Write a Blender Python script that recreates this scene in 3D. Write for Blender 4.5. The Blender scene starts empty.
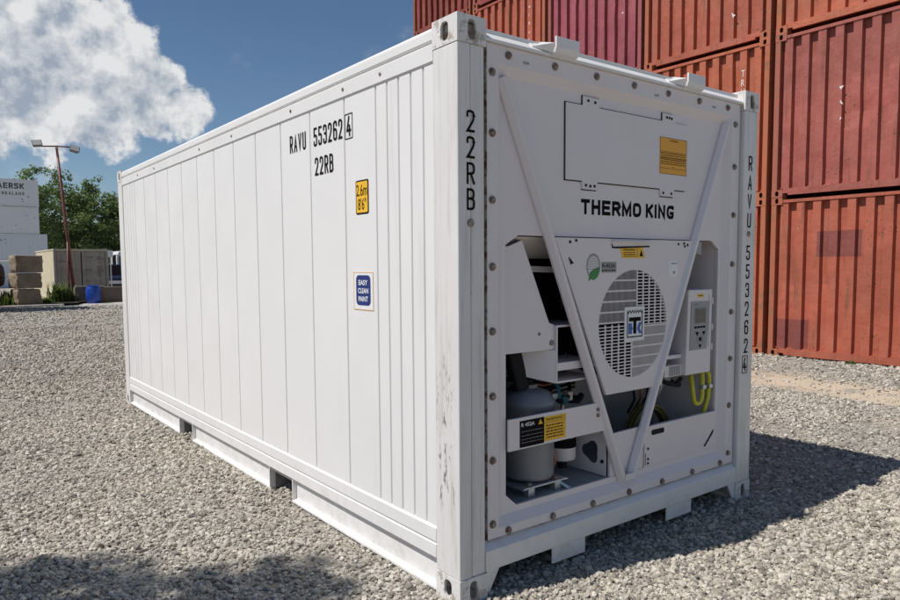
import bpy, bmesh, math, random
import numpy as np
from mathutils import Vector, Matrix

random.seed(7)
RNG = np.random.default_rng(11)
R = math.radians
scn = bpy.context.scene
COL = scn.collection

# ------------------------------------------------------------------ camera
cam = bpy.data.cameras.new('camera')
cam.sensor_width = 36.0
cam.lens = 694.67 / 900 * 36.0
cam.shift_x = 11.25 / 900
cam.shift_y = 17.37 / 900
cam.clip_start = 0.05
cam.clip_end = 3000
cam_o = bpy.data.objects.new('camera', cam)
COL.objects.link(cam_o)
cam_o.location = (-1.8757, -2.3377, 1.5262)
cam_o.rotation_euler = (R(85.753), R(0.43), R(-37.126))
scn.camera = cam_o

# ------------------------------------------------------------------ sun and sky
SUN_TO = Vector((-1.70, 0.40, 2.591)).normalized()          # towards the sun
sun = bpy.data.lights.new('sun', 'SUN')
sun.energy = 4.6
sun.angle = R(0.53)
sun.color = (1.0, 0.968, 0.915)
sun_o = bpy.data.objects.new('sun', sun)
COL.objects.link(sun_o)
sun_o.location = (-20, 4, 30)
sun_o.rotation_euler = (-SUN_TO).to_track_quat('-Z', 'Y').to_euler()

world = bpy.data.worlds.new('World')
scn.world = world
world.use_nodes = True
wn, wl = world.node_tree.nodes, world.node_tree.links
wn.clear()
w_out = wn.new('ShaderNodeOutputWorld')
w_bg = wn.new('ShaderNodeBackground')
w_bg.inputs['Strength'].default_value = 0.066
sky = wn.new('ShaderNodeTexSky')
sky.sky_type = 'NISHITA'
sky.sun_disc = False
sky.sun_elevation = math.asin(SUN_TO.z)
sky.sun_rotation = math.atan2(SUN_TO.x, SUN_TO.y)
sky.altitude = 150
sky.air_density = 1.0
sky.dust_density = 0.0
sky.ozone_density = 3.5
wl.new(w_bg.outputs[0], w_out.inputs[0])


def wmath(op, a, b=None, clamp=False):
    n = wn.new('ShaderNodeMath'); n.operation = op; n.use_clamp = clamp
    for i, v in enumerate((a, b)):
        if v is None: continue
        if isinstance(v, (int, float)): n.inputs[i].default_value = v
        else: wl.new(v, n.inputs[i])
    return n.outputs[0]


def wrange(v, a, b, c, d, smooth=True):
    n = wn.new('ShaderNodeMapRange')
    n.interpolation_type = 'SMOOTHSTEP' if smooth else 'LINEAR'
    wl.new(v, n.inputs['Value'])
    for k, x in zip(('From Min', 'From Max', 'To Min', 'To Max'), (a, b, c, d)):
        n.inputs[k].default_value = x
    return n.outputs['Result']


tc = wn.new('ShaderNodeTexCoord')
nrm = wn.new('ShaderNodeVectorMath'); nrm.operation = 'NORMALIZE'
wl.new(tc.outputs['Generated'], nrm.inputs[0])
DIR = nrm.outputs[0]
# cumulus: groups of soft lobes (direction, radius), broken up by noise; one group fills the upper
# left of the view, the others are spread round the rest of the sky in the same way
lobes = [((.140, .956, .250), .085), ((.190, .938, .275), .062), ((.232, .945, .262), .036), ((.268, .938, .240), .030), ((.292, .935, .206), .034),
         ((.200, .960, .205), .062), ((.128, .974, .205), .068), ((.070, .960, .265), .085), ((.135, .940, .305), .042), ((.208, .926, .308), .022),
         ((.255, .952, .205), .038), ((.070, .985, .165), .040), ((.02, .97, .22), .09), ((-.08, .96, .24), .09)]
crand = random.Random(5)
for g in range(5):
    az = 1.3 + g * 0.95 + crand.uniform(-.12, .12)
    el = crand.uniform(.17, .36)
    for k in range(3):
        a2, e2 = az + crand.uniform(-.15, .15), el + crand.uniform(-.05, .06)
        lobes.append(((math.sin(a2) * math.cos(e2), math.cos(a2) * math.cos(e2), math.sin(e2)), crand.uniform(.05, .10)))
den = None
for c, r in lobes:
    dn = wn.new('ShaderNodeVectorMath'); dn.operation = 'DISTANCE'
    wl.new(DIR, dn.inputs[0]); dn.inputs[1].default_value = Vector(c).normalized()
    f = wrange(dn.outputs['Value'], 0.0, r * 1.55, 1.0, 0.0, False)
    den = f if den is None else wmath('MAXIMUM', den, f)


def wnoise(vec, scale, detail, rough, dist=0.0):
    n = wn.new('ShaderNodeTexNoise')
    n.inputs['Scale'].default_value = scale; n.inputs['Detail'].default_value = detail
    n.inputs['Roughness'].default_value = rough; n.inputs['Distortion'].default_value = dist
    wl.new(vec, n.inputs['Vector'])
    return n.outputs[0]


off = wn.new('ShaderNodeVectorMath'); off.operation = 'ADD'
wl.new(DIR, off.inputs[0]); off.inputs[1].default_value = SUN_TO * 0.022
n1 = wnoise(DIR, 21.0, 8.0, 0.62)
n2 = wnoise(off.outputs[0], 21.0, 6.0, 0.58)
n3 = wnoise(DIR, 5.0, 2.0, 0.5)
body = wmath('ADD', den, wmath('MULTIPLY', wmath('SUBTRACT', n1, 0.5), 1.15))
mask = wrange(body, 0.26, 0.47, 0.0, 1.0)
wisp = wrange(wmath('ADD', n3, wmath('MULTIPLY', n1, 0.5)), 0.80, 1.04, 0.0, 0.30)
mask = wmath('MAXIMUM', mask, wisp)
sepd = wn.new('ShaderNodeSeparateXYZ'); wl.new(DIR, sepd.inputs[0])
lit = wmath('ADD', wrange(sepd.outputs[2], 0.14, 0.30, 0.44, 0.64), wmath('MULTIPLY', wmath('SUBTRACT', n1, n2), 3.3))
lit = wmath('SUBTRACT', lit, wrange(body, 0.45, 1.15, -0.10, 0.36))
ramp = wn.new('ShaderNodeValToRGB')
ramp.color_ramp.elements[0].position = 0.0
ramp.color_ramp.elements[0].color = (4.9, 5.8, 7.1, 1)
ramp.color_ramp.elements[1].position = 0.85
ramp.color_ramp.elements[1].color = (11.6, 11.7, 11.8, 1)
wl.new(wmath('MAXIMUM', lit, 0.0), ramp.inputs[0])
mix = wn.new('ShaderNodeMix'); mix.data_type = 'RGBA'
hs = wn.new('ShaderNodeHueSaturation'); hs.inputs['Saturation'].default_value = 1.05; hs.inputs['Value'].default_value = 1.15
wl.new(sky.outputs[0], hs.inputs['Color'])
wl.new(mask, mix.inputs[0]); wl.new(hs.outputs[0], mix.inputs[6]); wl.new(ramp.outputs[0], mix.inputs[7])
wl.new(mix.outputs[2], w_bg.inputs['Color'])

scn.view_settings.view_transform = 'Standard'
scn.view_settings.look = 'None'
scn.view_settings.exposure = 0.0
scn.view_settings.gamma = 1.0
scn.view_settings.use_curve_mapping = False
scn.render.engine = 'CYCLES'
scn.cycles.max_bounces = 6
scn.cycles.diffuse_bounces = 4
scn.cycles.glossy_bounces = 2
scn.cycles.transmission_bounces = 2
world.cycles.sampling_method = 'MANUAL'
world.cycles.sample_map_resolution = 512

# ------------------------------------------------------------------ materials


class NT:
    def __init__(self, name):
        self.m = bpy.data.materials.new(name); self.m.use_nodes = True
        self.n, self.l = self.m.node_tree.nodes, self.m.node_tree.links
        self.b = self.n['Principled BSDF']
        self.tc = self.n.new('ShaderNodeTexCoord')
        self.obj = self.tc.outputs['Object']

    def set(self, **k):
        for a, v in k.items():
            s = self.b.inputs[a.replace('_', ' ')]
            if hasattr(v, 'is_output'): self.l.new(v, s)
            else: s.default_value = v

    def noise(self, scale, detail=4, rough=.55, vec=None, dist=0.):
        n = self.n.new('ShaderNodeTexNoise')
        n.inputs['Scale'].default_value = scale; n.inputs['Detail'].default_value = detail
        n.inputs['Roughness'].default_value = rough; n.inputs['Distortion'].default_value = dist
        self.l.new(vec or self.obj, n.inputs['Vector'])
        return n.outputs[0]

    def voro(self, scale, vec=None, out='Distance', feat='F1', rnd=1.0):
        n = self.n.new('ShaderNodeTexVoronoi'); n.feature = feat
        n.inputs['Scale'].default_value = scale; n.inputs['Randomness'].default_value = rnd
        self.l.new(vec or self.obj, n.inputs['Vector'])
        return n.outputs[out]

    def map(self, scale=(1, 1, 1), loc=(0, 0, 0), vec=None):
        n = self.n.new('ShaderNodeMapping')
        n.inputs['Scale'].default_value = scale; n.inputs['Location'].default_value = loc
        self.l.new(vec or self.obj, n.inputs['Vector'])
        return n.outputs[0]

    def rng(self, v, a, b, c=0., d=1., smooth=True):
        n = self.n.new('ShaderNodeMapRange')
        n.interpolation_type = 'SMOOTHSTEP' if smooth else 'LINEAR'
        self.l.new(v, n.inputs['Value'])
        for k, x in zip(('From Min', 'From Max', 'To Min', 'To Max'), (a, b, c, d)): n.inputs[k].default_value = x
        return n.outputs['Result']

    def math(self, op, a, b=None, clamp=False):
        n = self.n.new('ShaderNodeMath'); n.operation = op; n.use_clamp = clamp
        for i, v in enumerate((a, b)):
            if v is None: continue
            if isinstance(v, (int, float)): n.inputs[i].default_value = v
            else: self.l.new(v, n.inputs[i])
        return n.outputs[0]

    def mix(self, f, a, b, mode='MIX'):
        n = self.n.new('ShaderNodeMix'); n.data_type = 'RGBA'; n.blend_type = mode
        for i, v in ((0, f), (6, a), (7, b)):
            if hasattr(v, 'is_output'): self.l.new(v, n.inputs[i])
            elif i == 0: n.inputs[0].default_value = v
            else: n.inputs[i].default_value = (*v[:3], 1)
        return n.outputs[2]

    def bump(self, h, strength=.3, dist=.01):
        n = self.n.new('ShaderNodeBump')
        n.inputs['Strength'].default_value = strength; n.inputs['Distance'].default_value = dist
        self.l.new(h, n.inputs['Height'])
        self.l.new(n.outputs[0], self.b.inputs['Normal'])

    def objinfo(self, out):
        if not hasattr(self, 'oi'): self.oi = self.n.new('ShaderNodeObjectInfo')
        return self.oi.outputs[out]

    def offset_vec(self):
        """object coordinates shifted by a per-object random amount"""
        c = self.n.new('ShaderNodeCombineXYZ')
        r = self.math('MULTIPLY', self.objinfo('Random'), 37.0)
        for i in range(3): self.l.new(r, c.inputs[i])
        a = self.n.new('ShaderNodeVectorMath'); a.operation = 'ADD'
        self.l.new(self.obj, a.inputs[0]); self.l.new(c.outputs[0], a.inputs[1])
        return a.outputs[0]

    def sep(self, vec=None):
        s = self.n.new('ShaderNodeSeparateXYZ'); self.l.new(vec or self.obj, s.inputs[0]); return s.outputs

    def win(self, v, a, b, soft=.004):
        return self.math('MULTIPLY', self.rng(v, a - soft, a + soft), self.rng(v, b - soft, b + soft, 1., 0.))


M = {}


def plain(name, col, rough=.5, metal=0., spec=.5, var=.06, scale=6.):
    t = NT(name)
    f = t.rng(t.noise(scale, 5), .3, .7)
    lo = [max(0, c * (1 - var)) for c in col]; hi = [min(1, c * (1 + var)) for c in col]
    t.set(Base_Color=t.mix(f, lo, hi), Roughness=rough, Metallic=metal, Specular_IOR_Level=spec)
    M[name] = t.m
    return t


def white_paint(name, col=(.780, .755, .738), dirt=.5, rough=.38):
    t = NT(name)
    v = t.offset_vec()
    f = t.rng(t.noise(1.3, 5, .6, v), .35, .7)
    c = t.mix(f, [x * .965 for x in col], col)
    st = t.noise(1.0, 6, .65, t.map((7, 7, .55), vec=v))
    c = t.mix(t.math('MULTIPLY', t.rng(st, .56, .78), dirt * .45), c, (.50, .47, .42))
    sp = t.rng(t.noise(55, 3, .6, v), .70, .76)
    gate = t.rng(t.noise(2.6, 3, .5, v), .52, .66)
    c = t.mix(t.math('MULTIPLY', t.math('MULTIPLY', sp, gate), dirt), c, (.22, .17, .13))
    z = t.sep()[2]
    splash = t.math('MULTIPLY', t.rng(z, .02, .38, 1., 0.), t.rng(t.noise(9, 6, .7, v), .42, .72))
    c = t.mix(t.math('MULTIPLY', splash, dirt * .75), c, (.40, .36, .30))
    t.set(Base_Color=c, Roughness=t.rng(t.noise(4, 4, .6, v), .3, .7, rough - .05, rough + .12), Specular_IOR_Level=.45)
    t.bump(t.noise(2.2, 2, .4, t.map((1, 1, .4), vec=v)), .13, .02)
    M[name] = t.m
    return t


white_paint('white_paint')
white_paint('white_unit', (.745, .685, .685), .18, .42)


def post_paint():
    t = NT('post_paint')
    v = t.obj
    f = t.rng(t.noise(1.3, 5, .6), .35, .7)
    c = t.mix(f, (.69, .655, .635), (.755, .73, .71))
    st = t.noise(1.0, 7, .7, t.map((26, 26, 1.6)))
    c = t.mix(t.math('MULTIPLY', t.rng(st, .46, .72), .55), c, (.47, .42, .38))
    z = t.sep()[2]
    # scuffs where containers rub: ragged dark chips, densest between 0.45 and 1.0 m
    zone = t.math('MULTIPLY', t.rng(z, .38, .5), t.rng(z, .85, 1.3, 1., 0.))
    chips = t.rng(t.noise(1, 8, .72, t.map((34, 34, 10))), .54, .62)
    yy = t.sep()[1]
    side = t.math('MULTIPLY', t.rng(yy, .02, .06), t.rng(yy, .15, .175, 1., 0.))
    c = t.mix(t.math('MULTIPLY', t.math('MULTIPLY', zone, chips), t.math('MULTIPLY', side, .85)), c, (.13, .12, .11))
    few = t.math('MULTIPLY', t.rng(t.noise(1, 5, .6, t.map((60, 60, 18))), .69, .73), t.rng(t.noise(2.4, 2), .5, .62))
    c = t.mix(t.math('MULTIPLY', few, .8), c, (.24, .16, .11))
    low = t.math('MULTIPLY', t.rng(z, .0, .35, 1., 0.), t.rng(t.noise(14, 6, .7), .45, .7))
    c = t.mix(t.math('MULTIPLY', low, .35), c, (.42, .36, .29))
    t.set(Base_Color=c, Roughness=.42, Specular_IOR_Level=.45)
    t.bump(t.noise(9, 3, .5), .05, .01)
    M['post_paint'] = t.m


post_paint()


def casting_paint():
    t = NT('casting_paint')
    c = t.mix(t.rng(t.noise(9, 6, .65), .35, .7), (.67, .64, .61), (.75, .73, .71))
    r = t.rng(t.noise(16, 7, .75), .49, .60)
    c = t.mix(t.math('MULTIPLY', r, .7), c, (.28, .19, .12))
    t.set(Base_Color=c, Roughness=.5)
    t.bump(t.noise(40, 5, .6), .12, .006)
    M['casting_paint'] = t.m


casting_paint()
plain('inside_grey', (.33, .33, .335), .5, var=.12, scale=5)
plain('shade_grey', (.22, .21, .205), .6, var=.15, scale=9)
plain('black', (.010, .010, .011), .85, spec=.1)
plain('rubber_black', (.014, .014, .015), .75, spec=.2)
plain('ink_black', (.008, .007, .008), .85, spec=.1, var=0)
plain('ink_grey', (.30, .28, .27), .5, var=0)
plain('ink_white', (.80, .80, .80), .45, var=0)
plain('ink_blue', (.010, .025, .16), .4, var=.05)
plain('logo_blue', (.01, .10, .42), .4, var=0)
plain('sticker_yellow', (.83, .46, .02), .42, var=.05)
plain('sticker_orange', (.80, .36, .012), .42, var=.05)
plain('sticker_border', (.75, .40, .15), .45, var=0)
plain('sticker_white', (.78, .78, .78), .4, var=.02)
plain('leaf_green', (.035, .21, .045), .45, var=.1)
plain('compressor_grey', (.20, .21, .23), .38, metal=.0, var=.1)
plain('galvanised', (.55, .56, .57), .38, metal=.7, var=.12, scale=30)
plain('hose_yellow', (.55, .52, .03), .4, var=.1, scale=20)
plain('copper_teal', (.02, .14, .16), .4)
plain('cable_olive', (.13, .11, .03), .5, var=.3, scale=40)
plain('keypad_grey', (.30, .30, .315), .45, var=.02)
plain('lcd', (.105, .10, .075), .2, var=.05)
plain('filter_orange', (.6, .22, .05), .5)


def bolt_mat():
    t = NT('bolt_steel')
    f = t.rng(t.noise(60, 5, .7, t.offset_vec()), .4, .62)
    t.set(Base_Color=t.mix(f, (.30, .27, .25), (.17, .095, .055)), Roughness=.5, Metallic=.35)
    M['bolt_steel'] = t.m


bolt_mat()


def red_paint(name='red_paint', patches=()):
    t = NT(name)
    v = t.offset_vec()
    base = t.objinfo('Color')
    c = t.mix(t.rng(t.noise(.9, 4, .6, v), .3, .7), (.80, .80, .80), (1.08, 1.06, 1.05))
    c = t.mix(1.0, base, c, 'MULTIPLY')
    # sun-bleached chalky film
    c = t.mix(t.math('MULTIPLY', t.rng(t.noise(2.3, 6, .65, v), .45, .75), .25), c, (.42, .19, .135))
    # rust runs and chips
    run = t.rng(t.noise(1, 7, .7, t.map((9, 9, .7), vec=v)), .52, .68)
    c = t.mix(t.math('MULTIPLY', run, .70), c, (.18, .072, .040))
    chip = t.math('MULTIPLY', t.rng(t.noise(24, 5, .65, v), .59, .65), t.rng(t.noise(1.7, 3, .5, v), .5, .62))
    c = t.mix(t.math('MULTIPLY', chip, .9), c, (.11, .05, .03))
    pale = t.math('MULTIPLY', t.rng(t.noise(13, 4, .6, t.map((1, 1, .6), vec=v)), .70, .735), t.rng(t.noise(1.1, 2, .5, v), .55, .66))
    c = t.mix(t.math('MULTIPLY', pale, .8), c, (.62, .52, .48))
    s = t.sep()
    for (y0, y1, z0, z1) in patches:
        k = t.math('MULTIPLY', t.win(s[1], y0, y1), t.win(s[2], z0, z1))
        c = t.mix(t.math('MULTIPLY', k, .72), c, (.17, .055, .055))
    t.set(Base_Color=c, Roughness=t.rng(t.noise(5, 4, .6, v), .3, .7, .45, .68), Specular_IOR_Level=.35)
    h = t.math('ADD', t.math('MULTIPLY', t.noise(3.2, 3, .5, v), 1.0), t.math('MULTIPLY', t.noise(40, 4, .6, v), .05))
    t.bump(h, .55, .05)
    M[name] = t.m


red_paint()
red_paint('red_paint_patched', ((1.83, 2.36, .14, .62), (1.09, 1.71, 1.62, 2.02)))


def rusty_frame():
    t = NT('rusty_frame')
    v = t.offset_vec()
    c = t.mix(t.rng(t.noise(3.5, 7, .7, v), .50, .68), t.objinfo('Color'), (.26, .12, .06))
    c = t.mix(t.math('MULTIPLY', t.rng(t.noise(17, 5, .7, v), .57, .68), .7), c, (.33, .19, .10))
    t.set(Base_Color=c, Roughness=.7, Specular_IOR_Level=.3)
    t.bump(t.noise(30, 5, .65, v), .25, .01)
    M['rusty_frame'] = t.m


rusty_frame()
plain('worn_white', (.66, .60, .56), .6, var=.2, scale=30)


def ground_mat():
    t = NT('gravel_ground')
    a = t.noise(.35, 5, .6); b = t.noise(2.2, 6, .6)
    fines = t.mix(t.rng(b, .3, .7), (.32, .27, .21), (.44, .38, .30))
    # stone pattern for the distance
    cellc = t.voro(44, out='Color'); dist = t.voro(44)
    g = t.n.new('ShaderNodeRGBToBW'); t.l.new(cellc, g.inputs[0])
    stone = t.mix(g.outputs[0], (.34, .32, .285), (.58, .545, .49))
    stone = t.mix(t.math('MULTIPLY', t.rng(dist, .3, .6), .6), stone, (.17, .15, .12))  # gaps between the stones darkened in colour for the shade there
    pos = t.sep()
    wob = t.math('MULTIPLY', t.math('SUBTRACT', t.noise(.8, 3), .5), 1.6)
    xx = t.math('ADD', pos[0], wob)
    track = t.math('MULTIPLY', t.win(xx, 6.55, 7.7, .45), t.rng(b, .3, .5))
    track2 = t.math('MULTIPLY', t.win(xx, 5.3, 5.75, .3), t.rng(b, .4, .6))
    track = t.math('MAXIMUM', track, t.math('MULTIPLY', track2, .6))
    f = t.math('MULTIPLY', t.rng(a, .30, .52, .55, 1.), t.math('SUBTRACT', 1., track))
    c = t.mix(f, fines, stone)
    c = t.mix(t.math('MULTIPLY', track, .8), c, (.62, .51, .38))
    big = t.rng(t.noise(.12, 4, .6), .35, .65)
    c = t.mix(1.0, c, t.mix(big, (.88, .87, .86), (1.06, 1.05, 1.03)), 'MULTIPLY')
    t.set(Base_Color=c, Roughness=.95, Specular_IOR_Level=.12)
    h = t.math('ADD', t.math('MULTIPLY', dist, -1.0), t.math('MULTIPLY', b, .35))
    t.bump(h, .6, .02)
    M['gravel_ground'] = t.m


ground_mat()


def stone_mat():
    t = NT('stone')
    ramp = t.n.new('ShaderNodeValToRGB')
    e = ramp.color_ramp.elements
    e[0].position = 0; e[0].color = (.19, .175, .155, 1)
    e[1].position = 1; e[1].color = (.66, .62, .555, 1)
    for p, cc in ((.3, (.36, .335, .30)), (.55, (.46, .425, .375)), (.8, (.54, .505, .455))):
        k = ramp.color_ramp.elements.new(p); k.color = (*cc, 1)
    t.l.new(t.objinfo('Random'), ramp.inputs[0])
    c = t.mix(t.rng(t.noise(3.0, 4, .6), .3, .7), (.82, .81, .80), (1.05, 1.05, 1.04))
    geo = t.n.new('ShaderNodeNewGeometry')
    big = t.rng(t.noise(.5, 4, .6, geo.outputs['Position']), .35, .65)
    tint = t.mix(big, (.93, .92, .90), (1.04, 1.01, .95))
    c = t.mix(1.0, t.mix(1.0, ramp.outputs[0], c, 'MULTIPLY'), tint, 'MULTIPLY')
    t.set(Base_Color=c, Roughness=.9, Specular_IOR_Level=.2)
    M['stone'] = t.m


stone_mat()


def concrete(name, col, scale=2.):
    t = NT(name)
    v = t.offset_vec()
    c = t.mix(t.rng(t.noise(scale, 7, .65, v), .3, .7), [x * .72 for x in col], [x * 1.12 for x in col])
    c = t.mix(t.rng(t.noise(scale * 9, 5, .6, v), .6, .75), c, [x * .55 for x in col])
    t.set(Base_Color=c, Roughness=.9, Specular_IOR_Level=.2)
    t.bump(t.noise(scale * 6, 6, .65, v), .5, .03)
    M[name] = t.m


concrete('block_concrete', (.31, .245, .175))
concrete('wall_concrete', (.20, .155, .12), 1.5)
concrete('kerb_concrete', (.46, .44, .41), 1.5)
concrete('soil', (.13, .10, .065), 3.)
plain('tan_paint', (.60, .53, .37), .55, var=.1, scale=3)
plain('tan_door', (.46, .41, .33), .6, var=.12, scale=3)
plain('mark_brown', (.21, .17, .14), .6, var=.15, scale=9)
white_paint('stack_white', (.72, .73, .74), .8, .55)
white_paint('stack_grey', (.64, .67, .71), .8, .55)
plain('mark_dark', (.07, .075, .085), .55, var=.3, scale=4)
plain('pole_red', (.16, .045, .035), .5, var=.25, scale=5)
plain('lamp_housing', (.16, .16, .155), .5, var=.1)
plain('lamp_glass', (.50, .50, .46), .2, var=.05)
plain('barrel_blue', (.012, .055, .33), .35, var=.1, scale=4)
plain('plank_wood', (.40, .33, .23), .8, var=.2, scale=12)
plain('tank_rust', (.055, .032, .026), .6, var=.35, scale=6)
plain('van_blue', (.018, .028, .06), .3, var=.05)
plain('truck_white', (.62, .62, .62), .35, var=.04)
plain('glass_dark', (.015, .018, .022), .08, var=0)
plain('grille_dark', (.03, .03, .032), .5)
plain('tyre', (.018, .018, .018), .8)
plain('chrome', (.6, .6, .6), .2, metal=.9)
plain('headlamp', (.55, .56, .58), .12)
plain('bark', (.12, .095, .075), .9, var=.3, scale=14)


def leaf_mat(name, a, b):
    t = NT(name)
    geo = t.n.new('ShaderNodeNewGeometry')
    r = geo.outputs['Random Per Island']
    c = t.mix(r, a, b)
    c = t.mix(t.rng(t.noise(.35, 3), .35, .65), c, [x * .72 for x in b])
    t.set(Base_Color=c, Roughness=.55, Specular_IOR_Level=.3)
    tr = t.n.new('ShaderNodeBsdfTranslucent')
    t.l.new(t.mix(1.0, c, (1.3, 1.5, .6), 'MULTIPLY'), tr.inputs['Color'])
    ms = t.n.new('ShaderNodeMixShader'); ms.inputs[0].default_value = .45
    t.l.new(t.b.outputs[0], ms.inputs[1]); t.l.new(tr.outputs[0], ms.inputs[2])
    t.l.new(ms.outputs[0], t.n['Material Output'].inputs[0])
    M[name] = t.m


leaf_mat('leaf_dark', (.11, .145, .06), (.155, .20, .09))
leaf_mat('leaf_light', (.13, .17, .075), (.19, .24, .12))
leaf_mat('weed', (.06, .09, .03), (.14, .17, .06))

# ------------------------------------------------------------------ mesh helpers


class MB:
    def __init__(self):
        self.v, self.f = [], []

    def add(self, vs, fs):
        o = len(self.v)
        self.v += [tuple(p) for p in vs]
        self.f += [tuple(o + i for i in q) for q in fs]
        return self

    def box(self, x0, x1, y0, y1, z0, z1):
        return self.hexa([(x0, y0, z0), (x1, y0, z0), (x1, y1, z0), (x0, y1, z0), (x0, y0, z1), (x1, y0, z1), (x1, y1, z1), (x0, y1, z1)])

    def hexa(self, p):
        return self.add(p, [(0, 3, 2, 1), (4, 5, 6, 7), (0, 1, 5, 4), (1, 2, 6, 5), (2, 3, 7, 6), (3, 0, 4, 7)])

    def prism(self, poly, d0, d1, fn):
        n = len(poly)
        vs = [fn(a, b, d0) for a, b in poly] + [fn(a, b, d1) for a, b in poly]
        fs = [tuple(range(n)), tuple(range(2 * n - 1, n - 1, -1))]
        fs += [(i, i + n, (i + 1) % n + n, (i + 1) % n) for i in range(n)]
        return self.add(vs, fs)

    def front(self, poly, y0, y1):          # polygon in x,z
        return self.prism(poly, y0, y1, lambda a, b, d: (a, d, b))

    def side(self, poly, x0, x1):           # polygon in y,z
        return self.prism(poly, x0, x1, lambda a, b, d: (d, a, b))

    def alongy(self, poly, y0, y1):         # profile in x,z swept along y
        return self.front(poly, y0, y1)

    def tube(self, pts, rad, n=10, caps=True):
        pts = [Vector(p) for p in pts]
        if not isinstance(rad, (list, tuple)): rad = [rad] * len(pts)
        rings = []
        up = None
        for i, p in enumerate(pts):
            t = (pts[min(i + 1, len(pts) - 1)] - pts[max(i - 1, 0)]).normalized()
            if up is None:
                up = t.orthogonal().normalized()
            else:
                up = (up - t * up.dot(t))
                up = up.normalized() if up.length > 1e-6 else t.orthogonal().normalized()
            s = t.cross(up)
            rings.append([p + (up * math.cos(k * 2 * math.pi / n) + s * math.sin(k * 2 * math.pi / n)) * rad[i] for k in range(n)])
        vs = [q for r in rings for q in r]
        fs = []
        for i in range(len(pts) - 1):
            for k in range(n):
                a, b = i * n + k, i * n + (k + 1) % n
                fs.append((a, b, b + n, a + n))
        if caps:
            fs += [tuple(range(n - 1, -1, -1)), tuple(range((len(pts) - 1) * n, len(pts) * n))]
        return self.add(vs, fs)

    def lathe(self, prof, c=(0, 0, 0), n=24, axis='z'):
        vs, fs = [], []
        for r, h in prof:
            for k in range(n):
                a = k * 2 * math.pi / n
                if axis == 'z': vs.append((c[0] + r * math.cos(a), c[1] + r * math.sin(a), c[2] + h))
                elif axis == 'y': vs.append((c[0] + r * math.cos(a), c[1] + h, c[2] + r * math.sin(a)))
                else: vs.append((c[0] + h, c[1] + r * math.cos(a), c[2] + r * math.sin(a)))
        for i in range(len(prof) - 1):
            for k in range(n):
                a, b = i * n + k, i * n + (k + 1) % n
                fs.append((a, b, b + n, a + n))
        fs += [tuple(range(n - 1, -1, -1)), tuple(range((len(prof) - 1) * n, len(prof) * n))]
        return self.add(vs, fs)

    def holed(self, poly, ctr, hole, fn, d0, d1):
        """convex polygon plate (2d) with a hole; hole(angle) -> radius about ctr; fn(a,b,d) -> 3d"""
        angs = [2 * math.pi * k / 40 for k in range(40)]
        angs += [math.atan2(b - ctr[1], a - ctr[0]) % (2 * math.pi) for a, b in poly]
        angs = sorted(set(round(a, 6) for a in angs))
        out, inn = [], []
        m = len(poly)
        for a in angs:
            dx, dy = math.cos(a), math.sin(a)
            best = None
            for i in range(m):
                (x1, y1), (x2, y2) = poly[i], poly[(i + 1) % m]
                ex, ey = x2 - x1, y2 - y1
                dd = dx * ey - dy * ex
                if abs(dd) < 1e-12: continue
                t = ((x1 - ctr[0]) * ey - (y1 - ctr[1]) * ex) / dd
                s = ((x1 - ctr[0]) * dy - (y1 - ctr[1]) * dx) / dd
                if t > 0 and -1e-4 <= s <= 1 + 1e-4 and (best is None or t < best): best = t
            out.append((ctr[0] + dx * best, ctr[1] + dy * best))
            r = hole(a)
            inn.append((ctr[0] + dx * r, ctr[1] + dy * r))
        n = len(angs)
        vs = [fn(a, b, d0) for a, b in out] + [fn(a, b, d0) for a, b in inn] + [fn(a, b, d1) for a, b in out] + [fn(a, b, d1) for a, b in inn]
        fs = []
        for i in range(n):
            j = (i + 1) % n
            fs += [(i, j, n + j, n + i), (2 * n + i, 3 * n + i, 3 * n + j, 2 * n + j), (n + i, n + j, 3 * n + j, 3 * n + i), (i, 2 * n + i, 2 * n + j, j)]
        return self.add(vs, fs)

    def mesh(self, name, mat, smooth=False, fix=True):
        me = bpy.data.meshes.new(name)
        me.from_pydata(self.v, [], self.f)
        if fix:
            bm = bmesh.new(); bm.from_mesh(me)
            bmesh.ops.recalc_face_normals(bm, faces=bm.faces)
            bm.to_mesh(me); bm.free()
        if mat: me.materials.append(M[mat] if isinstance(mat, str) else mat)
        if smooth:
            me.polygons.foreach_set('use_smooth', [True] * len(me.polygons))
        me.update()
        return me

    def build(self, name, mat, parent=None, bevel=0., smooth=False, seg=2, fix=True):
        return put(name, self.mesh(name, mat, smooth, fix), parent, bevel, seg)


def put(name, me, parent=None, bevel=0., seg=2):
    o = bpy.data.objects.new(name, me)
    COL.objects.link(o)
    if parent: o.parent = parent
    if bevel:
        b = o.modifiers.new('bevel', 'BEVEL'); b.width = bevel; b.segments = seg
        b.limit_method = 'ANGLE'; b.angle_limit = R(40)
        b.harden_normals = False
    return o


def tag(o, label, cat, group=None, kind=None):
    if label: o['label'] = label
    if cat: o['category'] = cat
    if group: o['group'] = group
    if kind: o['kind'] = kind
    return o


def empty(name, loc=(0, 0, 0), rz=0., label=None, cat=None, group=None):
    o = bpy.data.objects.new(name, None)
    o.empty_display_size = .2
    COL.objects.link(o)
    o.location = loc; o.rotation_euler = (0, 0, rz)
    return tag(o, label, cat, group)


def copy_tree(o, parent=None):
    c = o.copy(); COL.objects.link(c); c.parent = parent
    for ch in list(o.children): copy_tree(ch, c)
    return c


_text_cache = {}


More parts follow.
